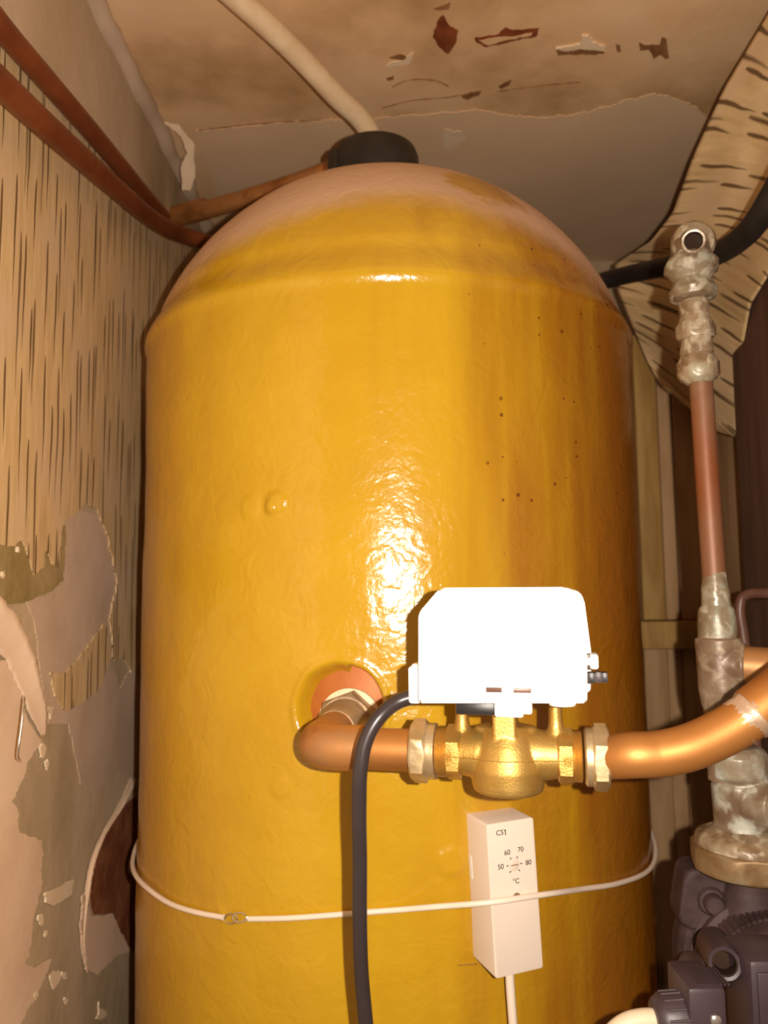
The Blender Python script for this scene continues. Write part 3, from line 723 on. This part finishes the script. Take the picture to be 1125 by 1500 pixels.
bm = bmesh.new(); xx, zz = vpx(824, 1035, AF - 0.002); lathe(bm, vl(xx, AF + 0.004, zz - 0.0002), VZ, [(0.0063, 0), (0.0066, 0.0008), (0.0066, 0.0055), (0.006, 0.0062)], 28)
obj('screw_boss', bm, M_white, head)
vbox('seam_rib', 838, 968, 866, 972, AF - 0.0006, AF + 0.034, M_white, 0.0004, head)
vbox('latch', 865, 959, 876, 980, AF + 0.004, AF + 0.016, M_white, 0.0008)
vbox('latch_tab', 846, 965, 870, 974, AF + 0.002, AF + 0.012, M_white, 0.0006)
for k, (a, b) in enumerate(((862, 871), (872, 881), (882, 890))):
    vbox('manual_lever', a, 986 - (k == 1), b, 1000 + (k == 0), AF + 0.016, AF + 0.024, M_black if k != 1 else M_pumpbox, 0.0005)
vbox('cable_gland', 599, 977, 615, 1030, AF + 0.006, AF + 0.022, M_white, 0.0010)
vbox('gland_cap', 603, 973, 613, 980, AF + 0.008, AF + 0.018, M_white, 0.0008)

# cable of the valve
gl = vpx(606, 1020, AF + 0.012)
cp0 = vl(gl[0], AF + 0.012, gl[1])
cb = [cp0, PY(585, 1027, 0.404), PY(556, 1050, 0.400), PY(536, 1085, 0.3985), PY(528, 1125, 0.3985), PY(526, 1180, 0.402), PY(527, 1260, 0.410), PY(527, 1350, 0.416), PY(529, 1420, 0.420), PY(536, 1500, 0.424), PY(545, 1600, 0.428)]
e = cb[-1]; cb += [Vector((e.x + 0.01, e.y, 0.30)), Vector((e.x + 0.012, e.y, 0.004))]
bm = bmesh.new(); tube(bm, cb, 0.0039, 16, 10)
tag(obj('valve_cable', bm, M_cable, loc=cb[-1]), 'thick black cable curving down from the white actuator head', 'cable')

# coil connection: boss, elbow and pipe to the valve
EL = vl(vpx(461, 1097)[0], 0, vpx(466, 1097)[1] * 0.0)
conn = thing('coil_pipe', 'copper elbow pipe from the hole in the yellow tank to the brass valve', 'pipe', EL)
B0 = BOSS - nB * 0.0125; B0 = Vector((PT(512, 1040).x, B0.y, EL.z))
axis = (EL - B0); L = axis.length; ax = axis.normalized()
rc = 0.017
pth = [B0 + ax * (L * 0.30), EL - ax * (rc * 1.0)]
for k in range(1, 9):
    q = k / 9 
    a = EL - ax * rc; b = EL + VX * rc
    pth.append(a * (1 - q) ** 2 + EL * 2 * q * (1 - q) + b * q * q)
pth += [EL + VX * rc]
bm = bmesh.new(); tube(bm, [pth[0] + (pth[1] - pth[0]) * 0.25] + pth[1:] + [EL + VX * (rc + 0.012)], 0.0124, 28, 0)
obj('elbow', bm, M_copper_old, conn)
bm = bmesh.new(); lathe(bm, EL + VX * (rc + 0.0095), VX, [(0.0124, 0), (0.0130, 0.0008), (0.0130, 0.0022), (0.0120, 0.0032)], 32); obj('bead', bm, M_copper_old, conn)
bm = bmesh.new(); tube(bm, [EL + VX * (rc), vl(vpx(612, 1098)[0], 0, 0)], 0.0112, 28, 0)
obj('pipe', bm, M_copper, conn)
bm = bmesh.new(); lathe(bm, B0, ax, [(0.0158, L * 0.12), (0.0162, L * 0.14), (0.0162, L * 0.26), (0.0150, L * 0.28), (0.0150, L * 0.36), (0.0138, L * 0.40), (0.0132, L * 0.47), (0.0128, L * 0.48)], 36)
obj('union', bm, M_boss, conn)
bm = bmesh.new(); hexnut(bm, B0, ax, 0.0205, -0.002, L * 0.17, 6, math.radians(20), 0.10)
obj('boss_nut', bm, M_boss, conn)
bm = bmesh.new(); lathe(bm, B0, ax, [(0.0205, -0.004), (0.0215, -0.002), (0.0212, 0.003), (0.017, 0.0045)], 36)
obj('washer', bm, M_flake, conn)

# bend from the valve to the right
R0 = vl(vpx(884, 1104)[0], 0, 0)
bp = [R0, PY(925, 1106, 0.395), PY(965, 1104, 0.393), PY(1005, 1096, 0.391), PY(1045, 1080, 0.390), PY(1080, 1061, 0.389), PY(1110, 1040, 0.388), PY(1150, 1010, 0.387), PY(1205, 965, 0.386)]
bend = thing('bend_pipe', 'shiny copper pipe sweeping up from the brass valve past the riser', 'pipe', bp[0])
bm = bmesh.new(); tube(bm, bp, 0.0112, 28, 10); obj('pipe', bm, M_copper, bend)
spb = smooth_path(bp, 10)
bm = bmesh.new(); tube(bm, spb[58:], 0.0126, 28, 0); obj('coupling', bm, M_copper, bend)
bm = bmesh.new(); tube(bm, spb[55:60], lambda s: 0.0113 + 0.0013 * s, 28, 0, lump=0.0012, lscale=260); obj('solder_ring', bm, M_solder, bend)
bm = bmesh.new(); tube(bm, spb[50:57], 0.01120, 28, 0, lump=0.0005, lscale=160); obj('flux_smear', bm, M_solder, bend)

# ------------------------------------------------------------ cylinder thermostat
sa_ = 0.2829; sc = Vector((TX + TR * math.sin(sa_), TY - TR * math.cos(sa_), ZC - 0.1904)); an = sa_ + 0.0504
n0 = Vector((math.sin(an), -math.cos(an), 0)); r_ = Vector((math.cos(an), math.sin(an), 0)); pit = 0.0212
n_ = n0 * math.cos(pit) + VZ * math.sin(pit); u_ = VZ * math.cos(pit) - n0 * math.sin(pit)
tl = 0.0332
SR = r_ * math.cos(tl) + u_ * math.sin(tl); SU = u_ * math.cos(tl) - r_ * math.sin(tl)
SD, SW, SH = 0.0277, 0.0329, 0.0895
SO = sc
def sl(u, v, d): return SO + SR * u + SU * v + n_ * d      # d outwards
def spx(px, py):
    p = PPL(px, py, sl(0, 0, SD), n_) - SO; return (p.dot(SR), p.dot(SU))
stat = thing('cylinder_thermostat', 'cream box thermostat strapped to the tank, with a temperature dial', 'thermostat', SO)
bm = bmesh.new(); w, h = SW / 2, SH / 2
prism(bm, rounded([(-w, -h), (w, -h), (w, h), (-w, h)], 0.0020, 3), lambda u, v, d: sl(u, v, -d), -SD, 0.004, 0.0008, 2)
hs = obj('housing', bm, M_cream, stat)
bm = bmesh.new(); prism(bm, rounded([(-0.004, -0.0115), (0.0, -0.0115), (0.0, 0.0115), (-0.004, 0.0115)], 0.0004), lambda u, v, d: sl(-w - 0.0003 + d, 0.0120 + v * 0.6, 0.0035 + u), 0.0, 0.001, 0)
obj('side_label', bm, M_white, stat)
dc = spx(753.5, 1267)
bm = bmesh.new(); lathe(bm, sl(dc[0], dc[1], SD - 0.001), n_, [(0.0036, 0), (0.0036, 0.0009), (0.0033, 0.0011), (0.0005, 0.0011)], 32)
dial = obj('dial', bm, M_dial, stat)
bm = bmesh.new()
prism(bm, [(-0.0024, -0.0003), (0.0024, -0.0003), (0.0024, 0.0003), (-0.0024, 0.0003)], lambda u, v, d: sl(dc[0] + u, dc[1] + v, SD + 0.0001 + d), 0, 0.0003)
obj('dial_slot', bm, M_boss, dial)
for a in (-130, -50, 2, 62, 118, 178):
    c_, s_ = math.cos(math.radians(a)), math.sin(math.radians(a)); bm = bmesh.new()
    prism(bm, [(0.0040, -0.0003), (0.0054, -0.0003), (0.0054, 0.0003), (0.0040, 0.0003)], lambda u, v, d: sl(dc[0] + u * c_ - v * s_, dc[1] + u * s_ + v * c_, SD + d), -0.0002, 0.00012)
    obj('tick', bm, M_print, stat)
def text(s, u, v, size, name='lettering'):
    cu = bpy.data.curves.new('txt', 'FONT'); cu.body = s; cu.size = size; cu.align_x = 'CENTER'; cu.align_y = 'CENTER'; cu.offset = size * 0.012
    to = bpy.data.objects.new('txt', cu); C.objects.link(to)
    dg = bpy.context.evaluated_depsgraph_get(); me = bpy.data.meshes.new_from_object(to.evaluated_get(dg))
    bpy.data.objects.remove(to)
    for q in me.vertices: q.co = sl(u + q.co.x, v + q.co.y, SD + 0.00012)
    return obj(name, me, M_print, stat, smooth=False)
uu, vv = spx(732, 1220); text('CS', uu, vv, 0.0044)
uu, vv = spx(740.2, 1219); bm = bmesh.new()
prism(bm, [(-0.0003, -0.00175), (0.0003, -0.00175), (0.0003, 0.00175), (-0.00005, 0.00175), (-0.0010, 0.0010), (-0.0010, 0.0006), (-0.0003, 0.0010)], lambda a, b, d: sl(uu + a, vv + b, SD + d), -0.0002, 0.00012)
obj('lettering', bm, M_print, stat, smooth=False)
for q, x_, y_ in (('60', 743, 1249), ('70', 762.5, 1244.5), ('50', 733.5, 1270), ('80', 774, 1263.5), ('\u00b0C', 756, 1291)):
    uu, vv = spx(x_, y_); text(q, uu, vv, 0.0042)
bm = bmesh.new(); lathe(bm, sl(*spx(757, 1314), SD - 0.001), n_, [(0.0026, 0), (0.0026, 0.0012), (0.0005, 0.0013)], 20)
obj('screw', bm, M_boss, stat)
cs = [sl(-0.001, -h + 0.004, 0.016), sl(-0.001, -h - 0.012, 0.016), sl(0.0, -h - 0.05, 0.015)]
e = cs[-1]; cs += [Vector((e.x + 0.001, e.y, 0.30)), Vector((e.x, e.y, 0.003))]
bm = bmesh.new(); tube(bm, cs, 0.0028, 14, 8)
tag(obj('thermostat_cable', bm, M_sleeve, loc=cs[-1]), 'thin cream cable hanging from the bottom of the thermostat', 'cable')

# strap wire round the tank
strap = thing('strap_wire', 'cream sleeved strap wire hooked round the yellow tank over the thermostat', 'strap', PT(345, 1346))
def around(a, z, off): return Vector((TX + (TR + off) * math.sin(a), TY - (TR + off) * math.cos(a), z))
zl_ = PT(215, 1300).z; zr_ = PT(940, 1287).z
lft = [around(math.radians(-a), zl_ + 0.0004 * max(0, a - 74), 0.0035) for a in (180, 150, 120, 100, 88, 78)] + [PT(222, 1306, 0.0035), PT(250, 1324, 0.003), PT(290, 1337, 0.003), PT(328, 1344, 0.003)]
bm = bmesh.new(); tube(bm, lft, 0.0018, 12, 8); obj('sleeve', bm, M_sleeve, strap)
fp = sl(0, 0, SD + 0.0024)
f1 = PPL(716, 1322, fp, n_); f2 = PPL(792, 1311, fp, n_)
zr_ = PT(935, 1287).z
rgt = [PT(364, 1346, 0.003), PT(420, 1345, 0.003), PT(480, 1341, 0.003), PT(540, 1336, 0.003), PT(575, 1333.5, 0.0036), f1 + (PT(575, 1333.5, 0.0036) - f1) * 0.5, f1, f2, PT(855, 1302, 0.010), PT(905, 1294, 0.0035)] + [around(math.radians(a), zr_ + 0.0002 * max(0, a - 66), 0.0028) for a in (64, 72, 82, 100, 130, 179)]
bm = bmesh.new(); tube(bm, rgt, 0.0018, 12, 8); obj('sleeve', bm, M_sleeve, strap)
def ring(cx, cy, rx, ry, ph, off):
    return [PT(cx + rx * math.cos(a + ph), cy + ry * math.sin(a + ph), off + 0.0012 * math.sin(a)) for a in np.linspace(0, 1.8 * math.pi, 14)]
bm = bmesh.new(); tube(bm, [PT(326, 1344, 0.003)] + ring(338, 1346, 9, 7, math.pi, 0.003), 0.0006, 8, 3); obj('hook', bm, M_boss, strap)
bm = bmesh.new(); tube(bm, [PT(366, 1346, 0.003)] + ring(351, 1344, 10, 7, 0.0, 0.004), 0.0006, 8, 3); obj('hook', bm, M_steel, strap)

# ------------------------------------------------------------ riser on the right
YR = 0.50
def RP(px, py, y=YR): return PY(px, py, y)
pxm = YR / F
riser = thing('riser_pipe', 'stained copper riser pipe with crusted pale fittings and an open spout', 'pipe', RP(1062, 1120))
top = RP(1012, 388); low = RP(1047, 880)
bm = bmesh.new(); tube(bm, [RP(1022, 500), RP(1028, 580), RP(1036, 700), RP(1045, 830), RP(1050, 900)], lambda s: 0.0074, 22, 8); obj('pipe', bm, M_copper_riser, riser)
A0 = RP(1024, 560); A1 = RP(1011, 372); ad = A1 - A0; aL = ad.length
def k_(y): return (560 - y) / (560 - 372) * aL
bm = bmesh.new()
lathe(bm, A0, ad, [(0.0078, k_(562)), (0.0110, k_(556)), (0.0122, k_(548)), (0.0122, k_(532)), (0.0108, k_(524)), (0.0100, k_(521)), (0.0106, k_(516)), (0.0104, k_(511)), (0.0098, k_(500)), (0.0100, k_(493)), (0.0116, k_(491)), (0.0116, k_(476)), (0.0105, k_(472)), (0.0095, k_(466)), (0.0094, k_(440)), (0.0098, k_(437))], 40, lump=0.0007, lscale=190)
obj('compression_fitting', bm, M_verd2, riser)
for ya, yb_, r0 in ((556, 526, 0.0136), (498, 474, 0.0128)):
    bm = bmesh.new(); hexnut(bm, A0, ad, r0, k_(ya), k_(yb_), 6, 0.3, 0.15); obj('nut', bm, M_verd2, riser)
bm = bmesh.new()
lathe(bm, A0, ad, [(0.0100, k_(443)), (0.0145, k_(438)), (0.0155, k_(428)), (0.0135, k_(420)), (0.0118, k_(412)), (0.0140, k_(404)), (0.0172, k_(398)), (0.0172, k_(388)), (0.0150, k_(380)), (0.0125, k_(374)), (0.0118, k_(360)), (0.0095, k_(352)), (0.004, k_(349))], 44, lump=0.0011, lscale=170)
obj('valve_body', bm, M_verd, riser)
spd = (CAMPOS - RP(1015, 356)).normalized() + Vector((0.02, 0, 0.10)); spd.normalize()
bm = bmesh.new(); lathe(bm, RP(1015, 358, YR - 0.002) - spd * 0.004, spd, [(0.0080, 0.0), (0.0078, 0.012), (0.0076, 0.0255), (0.0071, 0.0262), (0.0058, 0.0260), (0.0058, 0.0165), (0.00001, 0.0164)], 30, lump=0.0003, lscale=200)
obj('spout', bm, M_verd2, riser)
bm = bmesh.new(); lathe(bm, RP(1015, 358, YR - 0.002) - spd * 0.004, spd, [(0.00585, 0.0250), (0.00560, 0.0250), (0.00560, 0.0172), (0.00001, 0.0171)], 24, closed_ends=False); obj('bore', bm, M_hole_shade, riser)  # shallow lining, coloured dark for the shade inside the spout
# wide back lug behind the spout
bm = bmesh.new(); lathe(bm, RP(1010, 362, YR + 0.016) , (0, -1, 0), [(0.012, 0), (0.0145, 0.002), (0.0145, 0.010), (0.012, 0.013)], 30, lump=0.0008)
obj('back_lug', bm, M_verd2, riser)
# reducing sleeves and tee
A0 = RP(1060, 1060); A1 = RP(1047, 850); ad = A1 - A0; aL = ad.length
def k_(y): return (1060 - y) / (1060 - 850) * aL
bm = bmesh.new(); lathe(bm, A0, ad, [(0.0088, k_(905)), (0.0092, k_(895)), (0.0090, k_(880)), (0.0086, k_(862)), (0.0078, k_(852)), (0.0074, k_(838))], 32, lump=0.0006, lscale=150); obj('solder_sleeve', bm, M_verd, riser)
bm = bmesh.new(); lathe(bm, A0, ad, [(0.0122, k_(940)), (0.0122, k_(915)), (0.0118, k_(903)), (0.0108, k_(893)), (0.0088, k_(886))], 32, lump=0.0004); obj('reducer', bm, M_verd, riser)
bm = bmesh.new(); lathe(bm, A0, ad, [(0.0115, k_(1075)), (0.0118, k_(1040)), (0.0128, k_(1030)), (0.0140, k_(1010)), (0.0142, k_(945)), (0.0144, k_(937)), (0.0125, k_(934))], 36, lump=0.0003); 
t0 = RP(1054, 972); 
lathe(bm, t0, Vector((1, -0.62, -0.05)), [(0.0135, 0), (0.0135, 0.012), (0.0142, 0.0140), (0.0135, 0.0155)], 32)
tee = obj('tee', bm, M_tee, riser); 
remesh(tee, 0.0008, 3)
bm = bmesh.new(); lathe(bm, A0, ad, [(0.0112, k_(1140)), (0.0112, k_(1030))], 30); obj('lower_pipe', bm, M_tee, riser)
# branch
t1 = t0 + Vector((1, -0.62, -0.05)).normalized() * 0.006
bm = bmesh.new(); tube(bm, [t1, t1 + Vector((1, -0.62, -0.05)) * 0.04, t1 + Vector((1, -0.62, -0.05)) * 0.12], 0.0122, 28, 4)
tag(obj('branch_pipe', bm, M_copper_old, loc=t1), 'short dull copper branch pipe soldered into the side of the riser tee', 'pipe')

# isolating valve above the pump
iso = thing('isolating_valve', 'pale green corroded isolating valve with a large brass union nut on the pump', 'valve', RP(1088, 1262))
cxb = RP(1086, 1170); 
bm = bmesh.new(); a0 = RP(1088, 1225); ad = RP(1079, 1090) - a0; aL = ad.length
def k_(y): return (1225 - y) / (1225 - 1090) * aL
lathe(bm, a0, ad, [(0.0185, k_(1222)), (0.0165, k_(1205)), (0.0165, k_(1150)), (0.0150, k_(1142)), (0.0180, k_(1136)), (0.0180, k_(1105)), (0.0160, k_(1098)), (0.0130, k_(1092))], 40, lump=0.0007, lscale=120)
lathe(bm, RP(1098, 1172, YR) , Vector((0.35, -1, 0.05)), [(0.0170, -0.01), (0.0185, 0.004), (0.0178, 0.012), (0.0140, 0.018), (0.0125, 0.024), (0.0002, 0.025)], 36, lump=0.0006, lscale=110)
vb = obj('body', bm, M_verdtop, iso); remesh(vb, 0.0009, 3)
d_ = Vector((0.35, -1, 0.05)).normalized()
bm = bmesh.new(); lathe(bm, RP(1098, 1172, YR) + d_ * 0.022, d_, [(0.0085, 0), (0.0085, 0.006), (0.0075, 0.0068), (0.0055, 0.0066), (0.005, 0.003), (0.0002, 0.003)], 28)
o = obj('spindle', bm, M_copper, iso); o['label'] = 'orange copper spindle'
U0 = RP(1094, 1240); 
bm = bmesh.new(); lathe(bm, U0, VZ, [(0.0308, 0.001), (0.0306, 0.004), (0.0292, 0.0070), (0.0230, 0.010), (0.0180, 0.0125)], 48, lump=0.0003); obj('flange', bm, M_verd2, iso)
bm = bmesh.new(); hexnut(bm, U0, VZ, 0.0345, -0.0135, 0.0015, 8, math.radians(8), 0.10); un = obj('union_nut', bm, M_oldbrass, iso); un['label'] = 'large octagonal brass union nut'

# ------------------------------------------------------------ pump
PC = RP(1115, 1410, 0.505)           # centre of the volute
pump = thing('circulation_pump', 'dusty black circulation pump below the brass union nut', 'pump', PC + Vector((0, 0, -0.06)))
PF = Vector((-0.12, -1, 0.0)).normalized()        # motor axis, towards the front
PRt = Vector((1, -0.12, 0)).normalized()
def pl(u, v, d): return PC + PRt * u + VZ * v + PF * d
bm = bmesh.new(); lathe(bm, pl(0, 0, -0.03), PF, [(0.040, 0), (0.048, 0.006), (0.050, 0.014), (0.050, 0.026), (0.047, 0.032)], 56)
lathe(bm, U0 + Vector((0, 0, -0.045)), VZ, [(0.021, 0), (0.0165, 0.014), (0.0135, 0.020), (0.0135, 0.036)], 36)
prism(bm, rounded([(-0.050, 0.020), (-0.044, 0.056), (0.044, 0.056), (0.050, 0.020)], 0.008), lambda u, v, d: pl(u, v, -d), -0.004, 0.022, 0.003)
vol = obj('volute', bm, M_pump, pump); remesh(vol, 0.0011, 3)
bm = bmesh.new(); lathe(bm, pl(0, 0, 0), PF, [(0.0435, 0), (0.0440, 0.004), (0.0405, 0.0045), (0.0405, 0.009), (0.0435, 0.0095), (0.0435, 0.014), (0.040, 0.016)], 56); obj('motor_flange', bm, M_pump, pump)
bm = bmesh.new(); lathe(bm, pl(0, 0, 0.012), PF, [(0.0395, 0), (0.0390, 0.020), (0.0370, 0.032), (0.033, 0.038), (0.0002, 0.040)], 56); motor = obj('motor_housing', bm, M_pump, pump)
for k in range(26):
    a = math.radians(55 + k * 5.0); bm = bmesh.new()
    box(bm, (-0.0008, -0.0012, 0.0), (0.0008, 0.0012, 0.020), 0.0, Matrix.Translation(pl(0.0395 * math.cos(a), 0.0395 * math.sin(a), 0.014)) @ Matrix((PRt, -VZ, PF)).transposed().to_4x4() @ Matrix.Rotation(-a, 4, 'Z'))
    obj('rib', bm, M_pump, motor)
for a in (128, 205, 52):
    ca, sa = math.cos(math.radians(a)), math.sin(math.radians(a)); bm = bmesh.new()
    lathe(bm, pl(0.047 * ca, 0.047 * sa, -0.004), PF, [(0.0085, 0), (0.0088, 0.008), (0.0075, 0.010), (0.0060, 0.0104), (0.0060, 0.015), (0.0050, 0.0165), (0.0003, 0.017)], 24)
    obj('bolt', bm, M_pump, pump)
# terminal box, its entry spout and the plug
fb = 0.405
bx0 = PY(1098, 1408, fb); bx1 = PY(1190, 1560, fb)
bm = bmesh.new(); box(bm, (bx0.x, fb, bx1.z), (bx1.x, fb + 0.032, bx0.z), 0.003); tb = obj('terminal_box', bm, M_pumpbox, pump)
bm = bmesh.new(); a = PY(1108, 1424, fb); b = PY(1180, 1540, fb); box(bm, (a.x, fb - 0.0012, b.z), (b.x, fb + 0.004, a.z), 0.001); obj('cover', bm, M_pumpbox, tb)
s0 = PY(1062, 1412, 0.418); s1 = PY(1046, 1384, 0.462)
bm = bmesh.new(); L2 = (s0 - s1).length; lathe(bm, s1, s0 - s1, [(0.0095, 0), (0.0092, L2 * 0.5), (0.0085, L2 * 0.96), (0.0078, L2), (0.0062, L2 * 0.99), (0.0055, L2 * 0.7), (0.0002, L2 * 0.68)], 28); esp = obj('entry_spout', bm, M_pumpbox, pump)
bm = bmesh.new(); lathe(bm, s1, s0 - s1, [(0.0060, L2 * 0.975), (0.0056, L2 * 0.975), (0.0050, L2 * 0.72), (0.00001, L2 * 0.715)], 24, closed_ends=False); obj('bore', bm, M_hole_shade, esp)  # dark-painted lining gives the pump spout its inner shade
bm = bmesh.new(); tube(bm, [PY(1012, 1414, 0.47), PY(1030, 1418, 0.455), PY(1048, 1424, 0.44)], 0.0075, 18, 6); obj('drain_boss', bm, M_pump, pump)
pf = 0.392
a = PY(1008, 1448, pf); b = PY(1070, 1560, pf)
bm = bmesh.new(); box(bm, (a.x, pf, b.z), (b.x, pf + 0.030, a.z), 0.0025); plug = obj('plug', bm, M_pumpbox, pump)
for k in range(9):
    bm = bmesh.new(); xx = a.x + 0.006 + k * 0.0018
    box(bm, (xx, pf + 0.003, a.z - 0.0005), (xx + 0.0009, pf + 0.020, a.z + 0.0005)); obj('grip_rib', bm, M_pumpbox, plug, smooth=False)
bm = bmesh.new(); lathe(bm, PY(1048, 1494, pf + 0.0005), (0, -1, 0), [(0.0026, 0), (0.0026, 0.0012), (0.0018, 0.0018), (0.0002, 0.0019)], 18); obj('screw', bm, M_steel, plug)
g0 = PY(1012, 1490, pf + 0.012); g1 = PY(958, 1494, pf + 0.012)
bm = bmesh.new(); gd = (g1 - g0).length; lathe(bm, g0, g1 - g0, [(0.0115, -0.002), (0.0118, gd * 0.2), (0.0118, gd * 0.75), (0.0100, gd * 0.92), (0.0085, gd), (0.0040, gd)], 32); gl_ = obj('cable_gland', bm, M_pumpbox, pump)
for k in range(16):
    q = 2 * math.pi * k / 16; x_, y_, z_ = frame(g1 - g0); c_ = g0 + (x_ * math.cos(q) + y_ * math.sin(q)) * 0.0118
    bm = bmesh.new(); tube(bm, [c_ + z_ * gd * 0.2, c_ + z_ * gd * 0.75], 0.0006, 6, 0); obj('gland_rib', bm, M_pumpbox, gl_)
pc = [g1 + (g0 - g1) * 0.15, PY(940, 1494, pf + 0.012), PY(918, 1500, pf + 0.012), PY(898, 1516, pf + 0.012), PY(884, 1545, pf + 0.012), PY(876, 1590, pf + 0.012)]
e = pc[-1]; pc += [Vector((e.x - 0.004, e.y, 0.30)), Vector((e.x - 0.004, e.y, 0.006))]
bm = bmesh.new(); tube(bm, pc, 0.0050, 16, 8)
tag(obj('pump_cable', bm, M_creamcable, loc=pc[-1]), 'cream cable leaving the gland of the black pump', 'cable')

# black lagged pipe behind the riser
lg = [PY(885, 411, 0.90), PY(905, 406, 0.88), PY(960, 394, 0.80), PY(1005, 385, 0.74), PY(1048, 373, 0.68), PY(1080, 354, 0.64), PY(1108, 325, 0.60), PY(1130, 290, 0.575), PY(1160, 235, 0.55)]
bm = bmesh.new(); tube(bm, lg, 0.0102, 20, 8)
tag(obj('lagged_pipe', bm, M_lag, loc=lg[0]), 'black lagged pipe running behind the crusted riser fittings', 'pipe')
# small dark pipe with an elbow
dp = [PY(1190, 864, 0.60), PY(1125, 869, 0.60), PY(1096, 871, 0.60), PY(1087, 876, 0.60), PY(1084, 888, 0.60), PY(1088, 925, 0.60), PY(1096, 985, 0.60), PY(1110, 1120, 0.60)]
e = dp[-1]; dp += [Vector((e.x, 0.60, 0.35)), Vector((e.x, 0.60, 0.005))]
bm = bmesh.new(); tube(bm, dp, 0.0040, 14, 8)
tag(obj('small_pipe', bm, M_darkpipe, loc=dp[-1]), 'thin dark brown pipe turning down behind the riser tee', 'pipe')
